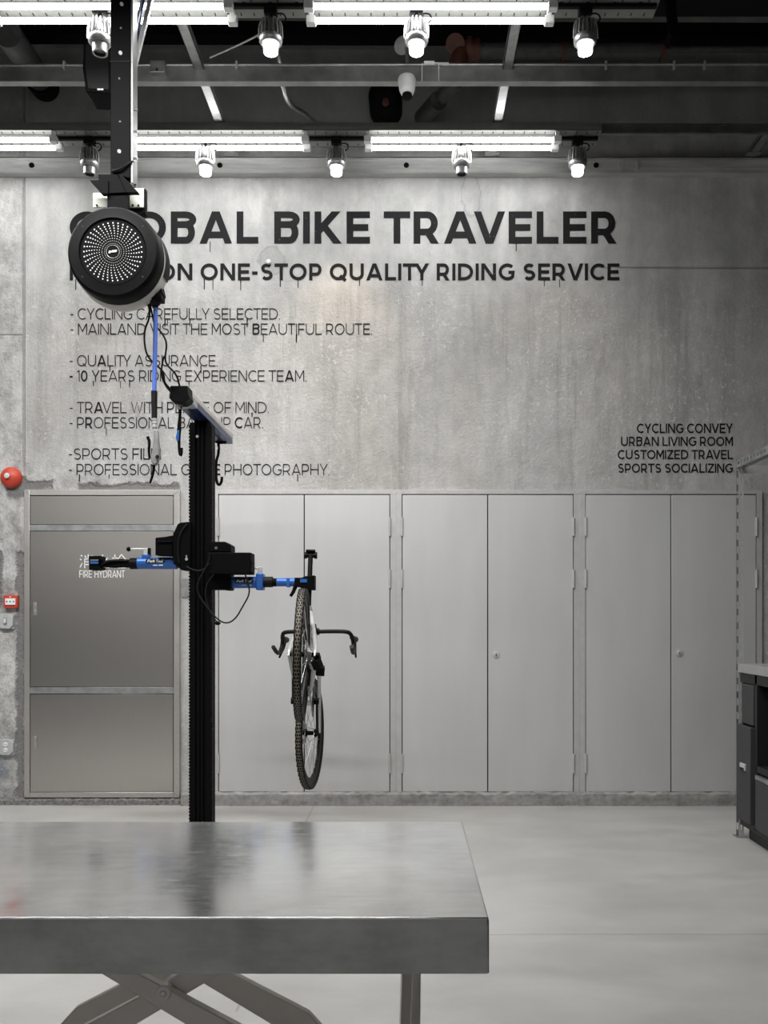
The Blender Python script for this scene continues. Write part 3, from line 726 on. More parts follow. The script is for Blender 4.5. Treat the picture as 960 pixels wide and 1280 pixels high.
for px, lit, lb, tl, pw, cl in ((112,False,'unlit spotlight of the rear row left of the black post',0,0,None),
                    (257,True,'lit spotlight of the rear row just right of the black post',.25,10,(1,.95,.88)),
                    (420.5,True,'lit spotlight of the rear row in the middle gap, over the word BIKE',.22,26,(1,.78,.55)),
                    (577,False,'unlit grey spotlight of the rear row above the word TRAVELER',0,0,None),
                    (722,True,'lit spotlight at the right end of the rear row',.1,8,(1,.95,.88))):
    spot(X_(px,Y2), Y2, lit, lb, tl, pw, cl or (1,1,1))

# camera, speaker, pipes
t = thing('security_camera', W(509,98,yc), 'small white security camera hanging under the strut rail at centre', 'camera')
c = W(508.5,98,yc-.02)
MB().lathe([(0,0),(.05,0),(.054,.012),(.052,.03),(.047,.075),(.036,.10),(.03,.105),(0,.105)], c, (.02,-.1,-1), 28).build('housing', M['white'], t)
MB().lathe([(.03,.0),(.031,.014),(.024,.016),(0,.012)], c + Vector((.002,-.011,-.105)), (.02,-.25,-1), 20).build('lens_hood', M['blackgloss'], t)
m = MB(); m.cyl(W(509,60,yc+.05), W(509,98,yc+.03), .012, n=12); m.lathe([(0,0),(.052,0),(.055,.008),(0,.012)], W(503,56,yc+.09), (.3,-.5,-.8), 24); m.build('bracket', M['galv'], t)
t = thing('wall_speaker', W(121,92,5.2), 'black loudspeaker hanging left of the black ceiling post', 'speaker')
ys = 5.1
MB().pprism([(104,52),(138,50),(138,117),(107,115),(103,84)], ys, .18).build('cabinet', M['black'], t, .008)
MB().pprism([(107,55),(136,53),(136,112),(110,111),(106,84)], ys-.006, .01).build('grille', M['rubber'], t, .004)
m = MB(); m.pb(121.5,125,110.6,112.6,ys-.008,.003); m.pb(125.6,129,110.6,112.6,ys-.008,.003); m.build('badge', M['white'], t)
MB().cyl(W(121,40,5.2), W(121,60,5.2), .02).build('bracket', M['black'], t)

t = thing('sprinkler_main', W(575,55,5.9), 'dark pipe run with a rust red valve fitting under the right ceiling', 'pipe')
yp = 5.85
MB().tube([W(596,64,yp), W(760,64,yp), W(830,63,yp)], .048, 18).build('pipe', M['pipe'], t)
MB().tube([W(830,62,yp), W(1050,61,yp)], .022, 12).build('thin_pipe', M['pipe'], t)
m = MB(); m.tube([W(600,64,yp), W(578,62,yp), W(572,80,yp-.02), W(571,104,yp+.02)], .062, 18, smooth=2); m.cyl(W(569,55,yp-.07), W(569,55,yp+.1), .062, n=20)
for a in ((596,64),(586,62)): m.cyl(W(a[0]-3,a[1],yp), W(a[0]+3,a[1],yp), .075, n=20)
m.build('valve_fitting', M['rust'], t, .003)
for px in (704,828): MB().cyl(W(px-2.5,64,yp), W(px+2.5,64,yp), .057, n=20).build('coupling', M['rust'], t)
m = MB(); m.cyl(W(572,100,yp), W(528,148,6.33), .05, n=20); m.cyl(W(548,126,6.05), W(528,148,6.33), .062, n=20); m.build('wall_branch', M['pipe'], t)
for px in (755,803): pass
t = thing('pipe_flange', W(482,130,6.3), 'round black pipe cap on the dark upper wall near the camera', 'pipe')
MB().lathe([(0,.16),(.06,.155),(.10,.13),(.118,.09),(.118,-.1)], W(482,129,6.25), (0,-1,0), 32).build('cap', M['black'], t)
MB().lathe([(0,.03),(.02,.03),(.024,.0)], W(482,129,6.1), (0,-1,0), 16).build('plug', M['rust'], t)
t = thing('drain_pipe', W(55,110,6.3), 'dark pipe stub reaching the upper wall at left, behind the loudspeaker', 'pipe')
MB().cyl(W(8,40,5.4), W(56,108,6.33), .085, n=24).build('pipe', M['pipe'], t)
MB().cyl(W(48,97,6.15), W(56,108,6.34), .10, n=24).build('socket', M['black'], t)
o = MB().tube([W(345,55,5.5), W(350,78,5.5), W(354,110,5.6), W(362,132,5.8), W(382,142,6.1), W(397,158,6.36)], .017, 10, smooth=3).build('bent_conduit', M['galv'], loc=W(350,78,5.5))
tag(o, 'bent silver conduit curving down to the upper wall left of centre', 'conduit')
o = MB().tube([W(262,72,5.6), W(285,62,5.6), W(322,45,5.5), W(342,30,5.5)], .006, 8, smooth=2).build('slack_cable', M['galv'], loc=W(262,72,5.6))
tag(o, 'thin slack grey cable under the ceiling right of the cross strut', 'cable')
for px, lb in ((838,'left'),(905,'right')): pass
m = MB(); m.bar(W(836,-20,5.5), W(842,45,5.5), .05, .05); m.bar(W(842,45,5.5), W(835,50,5.5), .12, .04); m.bar(W(-10,40,6.0), W(1000,44,6.0), .1, .1)
o = m.build('dark_duct', M['black'], loc=W(838,20,5.5)); tag(o, 'black overhead duct frame in the dark upper right ceiling', 'duct')

# ------------------------------------------------------------------ black ceiling post and reel
yp = 4.40
t = thing('ceiling_post', W(151,218,yp), 'tall black steel post hanging from the ceiling above the round reel', 'post')
xa, xb = X_(138,yp), X_(163,yp)
MB().bb(xa,xb,yp,yp+.06,Z_(222,yp),ZC).build('post', M['black'], t, .003)
m = MB(); x2 = X_(163.5,yp)
m.bb(x2, x2+.010, yp+.002, yp+.075, Z_(228,yp), ZC); m.build('side_channel', M['galvdark'], t, .001)
m = MB()
for px, py in ((152,5),(150.5,66),(149,189)): m.cyl(W(px,py,yp), W(px,py,yp-.006), .009, n=14)
m.build('bolt', M['white'], t)
m = MB()
for px, py in ((151,35),(149,98),(150,152)): m.cyl(W(px,py,yp), W(px,py,yp-.002), .005, n=10)
for py in (133,160,194): m.cyl(Vector((x2+.01,yp+.03,Z_(py,yp))), Vector((x2+.024,yp+.03,Z_(py,yp))), .006, n=8)
m.build('screw', M['hinge'], t)
MB().pb(137,164,76,77,yp-.002,.004).build('splice', M['dark'], t)
m = MB(); m.tube([W(140,214,yp-.01), W(152,211,yp-.012), W(166,200,yp-.005), W(167,206,yp+.05)], .006, 6, smooth=2); m.build('cable', M['rubber'], t)
t2 = thing('post_brace', W(176,60,yp+.1), 'pale steel brace slanting up beside the black ceiling post with a blue cable', 'brace')
yb2 = yp+.09
MB().pprism([(165.5,98),(169.5,84),(193,-12),(187,-12),(164.5,86)], yb2, .02).build('brace', M['alu'], t2, .001)
MB().pprism([(163,70),(166,60),(181,-12),(178,-12),(163,58)], yb2+.03, .02).build('rear_brace', M['galv'], t2, .001)
MB().tube([W(170,62,yb2+.01), W(173,44,yb2+.012), W(175.5,22,yb2+.014), W(182,-10,yb2+.02)], .006, 8, smooth=2).build('blue_cable', M['darkblue'], t2)
t2 = thing('reel_bracket', W(148,240,yp), 'black winged bracket with cream plates between the post and the reel', 'bracket')
m = MB(); m.pb(123,148,218,226,yp-.02,.05); m.pprism([(112,225),(138,224),(160,223),(146,218),(154,219),(173,241),(158,240.5),(135,241.5),(127,242)], yp-.05, .012); m.pb(134,160,222,262,yp-.04,.03)
m.pprism([(112,225),(135,225),(135,242),(127,242)], yp-.06, .03); m.pprism([(148,218),(152,218),(173,240.5),(158,240.5)], yp-.06, .03)
m.build('wing_plate', M['black'], t2, .001)
MB().pb(116,136,241,259,yp+.02,.01).build('cream_plate', M['cream'], t2, .001)
MB().pb(158.5,179.5,235,259,yp+.02,.01).build('cream_plate', M['cream'], t2, .001)
m = MB(); m.pb(178,182,236,266,yp+.03,.03); m.pb(160,182,258,268,yp+.035,.03); m.build('backing', M['black'], t2)
m = MB()
for a, b in ((121,256.5),(166,256.5),(173,256.5),(182,246),(183,256),(169,231)): m.cyl(W(a,b,yp+.02), W(a,b,yp+.012), .005, n=8)
m.build('screw', M['dark'], t2)

yr = 4.16
c = W(140.5, 314, yr); k = yr/F
t = thing('hose_reel', c + Vector((0,.1,.25)), 'round black wall-fan-like hose reel with rings of white dots, hanging from the post', 'hose reel'); REEL = t
MB().lathe([(.158,.006),(.161,0),(.166,.001),(.205,.004),(.2155,.014),(.2195,.03),(.2215,.085),(.2205,.095),(.0,.095)], c, (0,1,0), 72).build('front_cover', M['blackgloss'], t)
MB().lathe([(0,.007),(.155,.007),(.158,.011)], c, (0,1,0), 64).build('face_plate', M['black'], t)
MB().lathe([(0,.09),(.218,.09),(.224,.098),(.2245,.150),(.220,.174),(.16,.182),(0,.182)], c+Vector((0,.004,-.005)), (0,1,0), 64).build('rear_shell', M['shell'], t)
# black upper guard wraps the rear shell from upper left round to the right
m = MB(); pv = None
for i in range(61):
    a = R(160 - 180*i/60); q = []
    for r, y in ((.2265,.094),(.2285,.155),(.2245,.182),(.150,.190)):
        q.append(m.bm.verts.new(c + Vector((r*math.cos(a), y, -.005+r*math.sin(a)))))
    if pv:
        for j in range(3): m._f([pv[j], q[j], q[j+1], pv[j+1]])
    pv = q
m.build('guard', M['blackgloss'], t)
m = MB(); nd = 36
radii = [.036,.043,.051,.060,.070,.080,.091,.102,.1135,.125,.136,.1455][2:]
for i, r in enumerate([.040,.052,.064,.076,.088,.100,.112,.124,.137,.1435]):
    if i == 9: continue
    rr = .0010 + .0024*i/8
    for s in range(nd):
        a = 2*math.pi*(s + .12*i)/nd
        m.lathe([(0,.0012),(rr,.0012),(rr,-.001)], c + Vector((r*math.cos(a), .0072, r*math.sin(a))), (0,-1,0), 8)
o = m.build('vent_dots', M['white'], t); o['kind'] = 'stuff'
m = MB()
for a in (40, 140, 220, 320): m.lathe([(0,.001),(.0045,.001),(.0045,-.003)], c + Vector((.186*math.cos(R(a)), .003, .186*math.sin(R(a)))), (0,-1,0), 10)
m.build('cover_screw', M['dark'], t)
MB().tube([c + Vector((.031*math.cos(R(a)), .006, .031*math.sin(R(a)))) for a in range(0,360,10)], .0016, 6, closed=True).build('badge_ring', M['galvdark'], t)
m = MB()
m.prism([(-.021,-.007),(-.011,-.008),(-.007,.004),(-.017,.005)], lambda u, v: c + Vector((u, .0045, v)), (0,.003,0))
m.prism([(-.007,-.002),(.017,.0),(.021,.011),(-.004,.009)], lambda u, v: c + Vector((u, .0045, v-.002)), (0,.003,0))
m.build('badge', M['chrome'], t)
yo = 4.30
m = MB(); m.pprism([(169,372),(193,346),(199,350),(203,366),(199,371),(182,378)], yo, .07); m.pb(180,201,366,373,yo-.01,.08); m.build('outlet_block', M['black'], t, .004)
m = MB(); m.sph(W(194,375,yo+.035), .032, 18); m.cyl(W(194,372,yo+.035), W(194,385,yo+.035), .02, .014); m.build('outlet_nozzle', M['rubber'], t)

yh = yo+.035
t = thing('air_hose', W(193,530,yh), 'straight blue air hose hanging down from the reel', 'hose')
MB().tube([W(194.5,380,yh), W(194.3,420,yh), W(193.3,460,yh), W(192.8,492,yh)], .011, 12, smooth=2).build('hose', M['hose'], t)
MB().tube([W(192.8,489,yh), W(192.8,505,yh), W(193,523,yh)], [.0155,.014], 12).build('sleeve', M['rubber'], t)
m = MB(); m.cyl(W(193.2,522,yh), W(193.5,536,yh), .013, n=14)
for q in (524,528,533): m.cyl(W(193.3,q,yh), W(193.3,q+1.6,yh), .0155, n=8)
m.build('coupler', M['chrome'], t)
t = thing('air_gun', W(193,560,yh), 'grey air blow gun with a black nozzle on the end of the blue hose', 'air gun')
MB().pprism([(191,536),(196.5,536),(198,552),(199,566),(197,578),(193.5,582),(189.5,579),(188,572),(190,562),(191.5,552)], yh-.015, .03).build('body', M['gun'], t, .006)
MB().tube([W(187,573,yh-.002), W(186,562,yh-.002), W(187,552,yh-.002), W(184.5,546,yh-.002)], [.006,.008], 8, smooth=2).build('trigger', M['black'], t)
MB().tube([W(192.5,581,yh), W(191.5,592,yh), W(187.5,604,yh)], [.008,.005], 10, smooth=2).build('nozzle', M['black'], t)
MB().cyl(W(196.5,571,yh-.016), W(196.5,571,yh-.02), .009).build('valve_button', M['dark'], t)

# ------------------------------------------------------------------ twin repair stand
yq = 5.03
t = thing('repair_stand', (X_(252.5,yq), yq+.07, 0), 'tall black bicycle repair stand column with two blue clamp arms', 'repair stand')
xa, xb = X_(237,yq), X_(263.5,yq); wq = xb-xa
m = MB(); zt = Z_(528,yq)
pr = [(0,0),(.25,0),(.27,.012),(.35,.012),(.37,0),(.46,0),(.47,.008),(.53,.008),(.54,0),(.63,0),(.65,.012),(.73,.012),(.75,0),(1,0),(1,.115),(0,.115)]
m.prism([(a*wq, b) for a, b in pr], lambda u, v: Vector((xa+u, yq+v, .012)), (0,0,zt-.012)); m.build('column', M['black'], t)
for sx, xx in ((-1, xa), (1, xb)):
    m = MB(); z = .06
    while z < zt-.03:
        m.bb(xx-.001 if sx > 0 else xx-.006, xx+.006 if sx > 0 else xx+.001, yq+.004, yq+.03, z, z+.011); z += .019
    m.build('toothed_rack', M['blackgloss'], t)
m = MB(); m.bb(xa-.22, xb+.22, yq-.2, yq+.35, 0, .016); m.build('base_plate', M['black'], t, .003)
m = MB(); m.cyl(W(246.5,545.5,yq), W(246.5,545.5,yq-.006), .008, n=14); m.build('bolt', M['white'], t)
MB().bb(xa+.02, xb-.02, yq+.02, yq+.10, zt-.002, zt+.012).build('top_cap', M['blackgloss'], t, .003)
# beam on the column top, running front to back
bx = X_(251,yq); zb0 = zt+.012
beam = MB().bb(bx-.046, bx+.046, 4.53, 5.72, zb0, zb0+.028).build('top_beam', M['darkblue'], t, .003)
MB().bb(bx-.049, bx+.049, 4.53, 5.72, zb0+.028, zb0+.068).build('beam_cover', M['shell'], beam, .008)
MB().bb(bx-.006, bx+.006, 4.54, 5.71, zb0-.002, zb0+.003).build('slot', M['dark'], beam)
MB().bb(bx-.048, bx+.050, 4.60, 4.74, zb0-.003, zb0+.030).build('end_plate', M['greybox'], beam, .002)
# left carriage and arm
yc2 = 5.0
cr = MB(); cr.pprism([(216,668),(222,655),(226,653),(238,652),(238,712),(227,713),(216,704)], yc2, .16)
cr.pprism([(194,672),(206,671),(216,669),(216,695),(194,694)], yc2+.03, .1); cr.pb(196,216,676,678,yc2+.02,.02)
car = cr.build('carriage', M['black'], t, .006)
MB().tube([W(234,655,yc2-.004), W(224,668,yc2-.006), W(222,690,yc2-.006), W(224,704,yc2-.004)], .006, 6, smooth=2).build('strap', M['rubber'], car)
m = MB(); m.cyl(W(233,699,yc2), W(233,699,yc2-.014), .008, n=14); m.cyl(W(233,694,yc2-.008), W(233,699,yc2-.008), .004, n=8); m.build('bolt', M['chrome'], car)
ya = 5.09
def decal(arm, px0, px1, py0, py1, r):
    yy = ya - r - .0012
    x0, z0 = X_(px0,yy), Z_(py1,yy); wd = X_(px1,yy)-x0; ht = Z_(py0,yy)-z0; sl = .3*ht
    q = [(sl*.2,0),(wd-sl,0),(wd-sl*.2,ht*.25),(wd,ht),(sl,ht),(0,ht*.55)]
    MB().prism(q, lambda u, v: Vector((x0+u, yy, z0+v)), (0,.006,0)).build('label_plate', M['dark'], arm)
    m = MB(); cap = ht*.66
    letters(m, 'Park Tool', .2, .07, lambda u, v: Vector((x0+wd*.08+u+.28*v, yy-.0012, z0+ht*.17+v)), cap, wd*.80, (0,.0012,0))
    m.build('lettering', M['white'], arm, smooth=False)
    m = MB(); m.bb(x0+wd*.38, x0+wd*.62, yy+.001, yy+.006, z0-ht*.55, z0-ht*.35); m.bb(x0+wd*.68, x0+wd*.9, yy+.001, yy+.006, z0-ht*.55, z0-ht*.35); m.build('small_print', M['frost'], arm)
L_ = lambda px, py: W(px, py, ya)
def arm_tube(p0, p1, r, name, mt, parent, n=24): return MB().cyl(L_(*p0), L_(*p1), r, n=n).build(name, mt, parent, .002)
am = MB(); am.cyl(L_(172.5,704), L_(222,704), .0345, n=24); arm = am.build('clamp_arm', M['blue'], t, .003)
arm_tube((163,704.5), (173,704.5), .0325, 'collar', M['blackgloss'], arm)
m = MB(); m.pprism([(124,701),(150,698.5),(163,699.5),(163,709),(150,709),(140,709.5),(124,708)], ya-.028, .056); m.build('neck', M['black'], arm, .006)
MB().tube([L_(127,708)+Vector((0,-.03,0)), L_(136,702.5)+Vector((0,-.034,0)), L_(146,701)+Vector((0,-.034,0)), L_(161,701.5)+Vector((0,-.03,0))], .006, 8, smooth=2).build('rod', M['blackgloss'], arm)
m = MB(); m.pprism([(110.5,695),(125,694.5),(125,700),(122,702),(122,707),(125,709),(125,712),(111,712.5)], ya-.05, .1); m.build('jaw', M['black'], arm, .004)
m = MB(); m.bb(X_(117,ya), X_(127,ya), ya-.055, ya-.045, Z_(705.5,ya), Z_(702.5,ya)); m.build('jaw_pad', M['blue'], arm)
m = MB(); m.bb(X_(117,ya), X_(127,ya), ya-.055, ya-.045, Z_(701.8,ya), Z_(700,ya)); m.build('jaw_bolt', M['galvdark'], arm)
m = MB(); m.pb(179,184.5,685,694,ya-.02,.035); m.bar(L_(182,686.5), L_(163,686.3), .012, .012); m.build('lever', M['chrome'], arm, .002)
MB().sph(L_(161,686.5), .0135, 16).build('knob', M['black'], arm)
MB().pb(177,186.5,693,698,ya-.025,.05).build('lever_base', M['blue'], arm, .003)
MB().pb(184.3,187,685,694,ya-.018,.03).build('lever_stop', M['black'], arm)
decal(arm, 182, 206, 698.5, 704, .0345)
# right carriage and arm
cr = MB(); cr.pprism([(262,677),(281,677),(288,681),(288,690),(262,690)], yc2, .14); cr.pb(259,313.5,690.5,717.5,yc2-.04,.13); cr.pb(260,287,717,737,yc2+.01,.14); cr.pb(281,288,733,738,yc2+.02,.1)
cr.pprism([(312,691),(314.5,692),(313,698),(315,703),(313,712),(315,716),(312,717.5)], yc2-.035, .1)
car2 = cr.build('carriage', M['black'], t, .005)
m = MB(); m.cyl(W(270,685,yc2), W(270,685,yc2-.006), .008, n=14); m.build('bolt', M['galvdark'], car2)
am = MB(); am.cyl(L_(284,728), L_(328,728), .034, n=24); arm2 = am.build('clamp_arm', M['blue'], t, .003)
m = MB(); m.pb(319.5,328.5,716.5,737.5,ya-.043,.086); m.build('clamp_band', M['blue'], arm2, .006)
m = MB(); m.pb(322,327,708.5,717,ya-.02,.035); m.bar(L_(323,711), L_(317,710), .01, .01); m.build('lever', M['chrome'], arm2, .002)
MB().sph(L_(315.5,710.5), .015, 16).build('knob', M['black'], arm2)
arm_tube((328,727.5), (341,727.5), .031, 'collar', M['rubber'], arm2)
arm_tube((340,728), (346,728), .024, 'neck', M['black'], arm2)
am = MB(); am.cyl(L_(346,727.8), L_(369,727.8), .0245, n=20); am.pb(358,362,722.5,734,ya-.026,.05); am.build('extension', M['blue'], arm2, .002)
m = MB(); m.pprism([(368,722),(377,722),(382,720),(393,719),(393,737.5),(380,737),(374,734),(368,733)], ya-.045, .09); m.build('jaw', M['black'], arm2, .004)
MB().bb(X_(376.5,ya), X_(385,ya), ya-.05, ya-.04, Z_(728.5,ya), Z_(724.2,ya)).build('jaw_pad', M['blue'], arm2)
MB().tube([L_(370,733)+Vector((0,-.02,0)), L_(367.5,740)+Vector((0,-.03,0)), L_(364,745.5)+Vector((0,-.03,0))], [.012,.009], 10).build('jaw_lever', M['black'], arm2)
decal(arm2, 293.5, 316.5, 723.5, 729, .034)
# cords on the stand
yk = yc2-.05
t = thing('control_cord', W(270,740,yk), 'thin black cord looping from the right carriage across the column', 'cord')
m = MB()
m.tube([W(306,717,yk), W(310,728,yk), W(312.5,742,yk), W(304,757,yk), W(295,773,yk), W(284,780,yk), W(272,775,yk), W(258,758,yk), W(247,742,yk), W(246,730,yk), W(256,712,yk), W(262,699,yk), W(262,692,yk)], .0045, 7, smooth=3)
m.build('cord', M['rubber'], t)
m = MB(); m.tube([W(233,708,yk), W(240,712,yk), W(250,714,yk), W(257,710,yk), W(262,704,yk)], .004, 7, smooth=3)
m.tube([W(267,718,yk), W(258,730,yk), W(256,744,yk), W(262,764,yk), W(272,779,yk)], .004, 7, smooth=3); m.build('second_cord', M['rubber'], t)
MB().sph(W(272,779,yk), .014, 12, (1.3,1,.8)).build('plug', M['black'], t)
# head box on the beam and its hanging hooks
yx = 4.46
t = thing('power_block', W(223.5,492,yx), 'black plug block on the raised front end of the stand top beam', 'plug block')
MB().pprism([(212.5,482),(234.5,482),(235,492),(236.5,496),(234,500),(228,503),(220,503),(213.5,500),(211.5,496),(213,492)], yx, .1).build('body', M['blackgloss'], t, .003)
MB().cyl(W(224,502,yx+.05), W(225.5,512,yx+.05), .012, .015).build('clear_neck', M['chrome'], t)
ye = yx+.05
t = thing('hanging_latch', W(224,545,ye), 'black hanging hook with a blue clip under the front end of the beam', 'hook')
m = MB(); m.tube([W(225,508,ye), W(225,520,ye), W(224,534,ye), W(223.6,548,ye), W(224,562,ye), W(225.5,571,ye), W(227,566,ye), W(227,560,ye)], [.006,.009,.007,.008,.010,.011,.009,.008,.007], 10, smooth=1); m.build('hook', M['black'], t)
m = MB(); m.pprism([(221.6,538),(224,537),(223.5,551),(220.8,551),(219.6,547)], ye-.012, .024); m.build('clip', M['blue'], t, .002)
yg = 5.64
t = thing('hanging_hook', W(273,580,yg), 'thin black hook dangling behind the column under the rear end of the beam', 'hook')
m = MB(); m.tube([W(284,539,yg), W(285,547,yg), W(281,553,yg), W(273,553,yg), W(268,550,yg)], .011, 8, smooth=2); m.build('loop', M['black'], t)
m = MB(); m.tube([W(273,553,yg), W(273.5,566,yg), W(270,577,yg), W(270,590,yg), W(270.5,602,yg), W(273.5,607,yg), W(277,603,yg), W(277.5,596,yg)], .009, 8, smooth=2); m.build('hook', M['black'], t)
MB().cyl(W(273,553,yg), W(273,562,yg), .008).build('clear_neck', M['chrome'], t)
t = REEL
m = MB(); m.tube([W(180,374,yo+.03), W(187,383,yo+.03), W(187,398,yo+.04), W(180,413,yo+.05), W(181,437,yo+.06), W(188,451,yo+.08), W(205,464,yo+.1), W(205,478,yo+.12), W(213,486,yx+.04)], .0048, 8, smooth=3); m.build('power_cord', M['rubber'], t)
m = MB(); m.tube([W(187,378,yo+.04), W(190,392,yo+.05), W(193,406,yo+.06), W(204,418,yo+.07), W(209,430,yo+.08), W(206,447,yo+.09), W(208,456,yo+.1), W(221,468,yo+.12), W(224.5,483,yx+.04)], .0048, 8, smooth=3)
m.tube([W(205,445,yo+.09), W(202,458,yo+.1), W(202,472,yo+.12), W(208,484,yx+.04), W(214,490,yx+.04)], .0044, 8, smooth=3); m.build('power_cord', M['rubber'], t)

# ------------------------------------------------------------------ bicycle
th, yaw = R(31), R(-3.6)
hz = Vector((math.sin(yaw), math.cos(yaw), 0)); up0 = Vector((0,0,1))
FW = (hz*math.cos(th) - up0*math.sin(th)).normalized(); UP = (hz*math.sin(th) + up0*math.cos(th)).normalized(); SD = FW.cross(UP); UP = (UP*math.cos(R(1.6)) + SD*math.sin(R(1.6))).normalized(); SD = FW.cross(UP)
RA = W(377.5, 818, 4.6)
def B(a, u, s=0): return RA + FW*a + UP*u + SD*s
bike = thing('bicycle', B(.45,.3), 'silver grey gravel bicycle hanging nose down from the right clamp arm', 'bicycle')
def wheel(C, fw, up, name, n_sp=24, hubw=.05, tw=.021):
    sd = fw.cross(up).normalized(); Rw = .345
    P = lambda a, r, s: C + (fw*math.cos(a) + up*math.sin(a))*r + sd*s
    m = MB(); N = 72; prof = [(Rw-.034,-tw*.55),(Rw-.022,-tw*.95),(Rw-.010,-tw),(Rw-.002,-tw*.6),(Rw,0),(Rw-.002,tw*.6),(Rw-.010,tw),(Rw-.022,tw*.95),(Rw-.034,tw*.55),(Rw-.036,0)]
    rings = [[m.bm.verts.new(P(2*math.pi*i/N, r, s)) for r, s in prof] for i in range(N)]
    for i in range(N):
        A, Bq = rings[i], rings[(i+1)%N]
        for k in range(len(prof)): m._f([A[k], A[(k+1)%len(prof)], Bq[(k+1)%len(prof)], Bq[k]])
    for f in m.bm.faces: f.material_index = 1 if f.calc_center_median().length and min((abs((f.calc_center_median()-C).dot(sd)), 1)) < .0165 and ((f.calc_center_median()-C).length > Rw-.008) else 0
    NK = 112
    for i in range(NK):
        a = 2*math.pi*i/NK; off = (i % 2)
        for s in ((-.0095,.003,.0145) if off else (-.0165,-.005,.0075)):
            m.mi = 0
            da = .0235; ro = Rw + .0025 - abs(s)*.25; hw = .0047
            m.hexa([P(a-da,ro-.006,s-hw),P(a+da,ro-.006,s-hw),P(a+da,ro-.006,s+hw),P(a-da,ro-.006,s+hw),
                    P(a-da*.8,ro,s-hw),P(a+da*.8,ro,s-hw),P(a+da*.8,ro,s+hw),P(a-da*.8,ro,s+hw)])
    wh = m.build(name, [M['rubber'], M['tread_glint']], bike)
    m = MB(); prof = [(Rw-.033,-.012),(Rw-.040,-.0135),(Rw-.068,-.008),(Rw-.072,0),(Rw-.068,.008),(Rw-.040,.0135),(Rw-.033,.012)]
    rings = [[m.bm.verts.new(P(2*math.pi*i/N, r, s)) for r, s in prof] for i in range(N)]
    for i in range(N):
        A, Bq = rings[i], rings[(i+1)%N]
        for k in range(len(prof)): m._f([A[k], A[(k+1)%len(prof)], Bq[(k+1)%len(prof)], Bq[k]])
    m.build('rim', M['carbon'], wh)
    m = MB()
    for i in range(n_sp):
        a = 2*math.pi*i/n_sp; sg = 1 if i % 2 else -1; tw_ = .9 if (i//2) % 2 else -.9
        m.tube([P(a+tw_, .026, sg*hubw*.62), P(a, Rw-.07, 0)], .0016, 5)
    m.build('spokes', M['hinge'], wh)
    m = MB(); m.lathe([(0,-hubw-.008),(.010,-hubw-.008),(.012,-hubw),(.028,-hubw*.75),(.028,-hubw*.55),(.014,-hubw*.4),(.013,hubw*.4),(.026,hubw*.55),(.026,hubw*.75),(.012,hubw),(.010,hubw+.008),(0,hubw+.008)], C, sd, 20)
    m.build('hub', M['black'], wh)
    # brake rotor on the left
    m = MB(); m.lathe([(.045,-.001),(.072,-.001),(.072,.001),(.045,.001),(.045,-.001)], C - sd*(hubw*.85), sd, 36)
    for k in range(6):
        a = k*math.pi/3; m.bar(P(a,.012,-hubw*.85), P(a+.3,.047,-hubw*.85), .002, .006, up=sd)
    m.build('brake_rotor', M['galvdark'], wh)
wheel(B(0,0), FW, UP, 'rear_wheel', hubw=.055)
# steered front end: rotate about the head axis through the front
HA = math.radians(71.5); hd = (UP*math.sin(HA) - FW*math.cos(HA)).normalized()     # head axis, pointing up/back
st_ = Matrix.Rotation(R(-8.5), 3, hd)
HT, HB = B(.795,.585), B(.835,.46)                                                  # head tube top and bottom
def S_(p): return HT + st_ @ (p - HT)
FA0 = B(1.02, 0)
FA = S_(FA0); fw2, up2 = (st_ @ FW), (st_ @ UP); sd2 = fw2.cross(up2)
wheel(FA, fw2, up2, 'front_wheel', hubw=.048)
BBp = B(.425,-.065); ST = B(.265,.46); SP = B(.165,.745)
m = MB()
m.tube([BBp, ST], [.021,.017], 16); m.tube([ST, HT - hd*.02], [.018,.019], 16); m.tube([BBp, HB + hd*.02], [.026,.026], 16); m.tube([HB, HT], [.027,.023], 18)
m.cyl(BBp - SD*.04, BBp + SD*.04, .025, n=20)
for s in (-1, 1):
    m.tube([B(.345,-.05,s*.022), B(.25,-.035,s*.044), B(.12,-.012,s*.058), B(0,0,s*.066)], [.017,.011], 12, smooth=2)      # chain stay
    m.tube([B(.272,.42,s*.012), B(.20,.31,s*.032), B(.10,.15,s*.056), B(.03,.045,s*.069), B(0,0,s*.068)], [.014,.011], 12, smooth=2)    # seat stay
    m.bar(B(-.02,.0,s*.067), B(.03,.0,s*.067), .008, .035, up=UP)
fr = m.build('frame', M['bikeframe'], bike)
m = MB(); CR = S_(HB - hd*.035)
m.tube([S_(HB), CR], .026, 14)
for s in (-1, 1):
    m.tube([CR + sd2*(s*.012), CR + sd2*(s*.042) - hd*.03, CR.lerp(FA, .4) + sd2*(s*.050), FA + sd2*(s*.056)], [.015,.009], 12, smooth=2)
m.build('fork', M['bikeframe'], bike)
m = MB(); m.tube([ST.lerp(BBp,.1), SP], .0140, 14); m.build('seatpost', M['carbon'], bike)
m = MB(); e = (SP-ST).normalized()
m.cyl(SP - SD*.028, SP + SD*.028, .014, n=14)
m.bar(SP - FW*.03 + UP*.018, SP + FW*.03 + UP*.018, .055, .010, up=UP)
for s in (-1,1): m.cyl(SP + SD*(s*.026) + UP*.010, SP + SD*(s*.038) + UP*.010, .013, n=12); m.bar(SP + SD*(s*.03) - FW*.02, SP + SD*(s*.03) + FW*.02, .016, .018, up=UP)
m.build('saddle_clamp', M['blackgloss'], bike, .001)
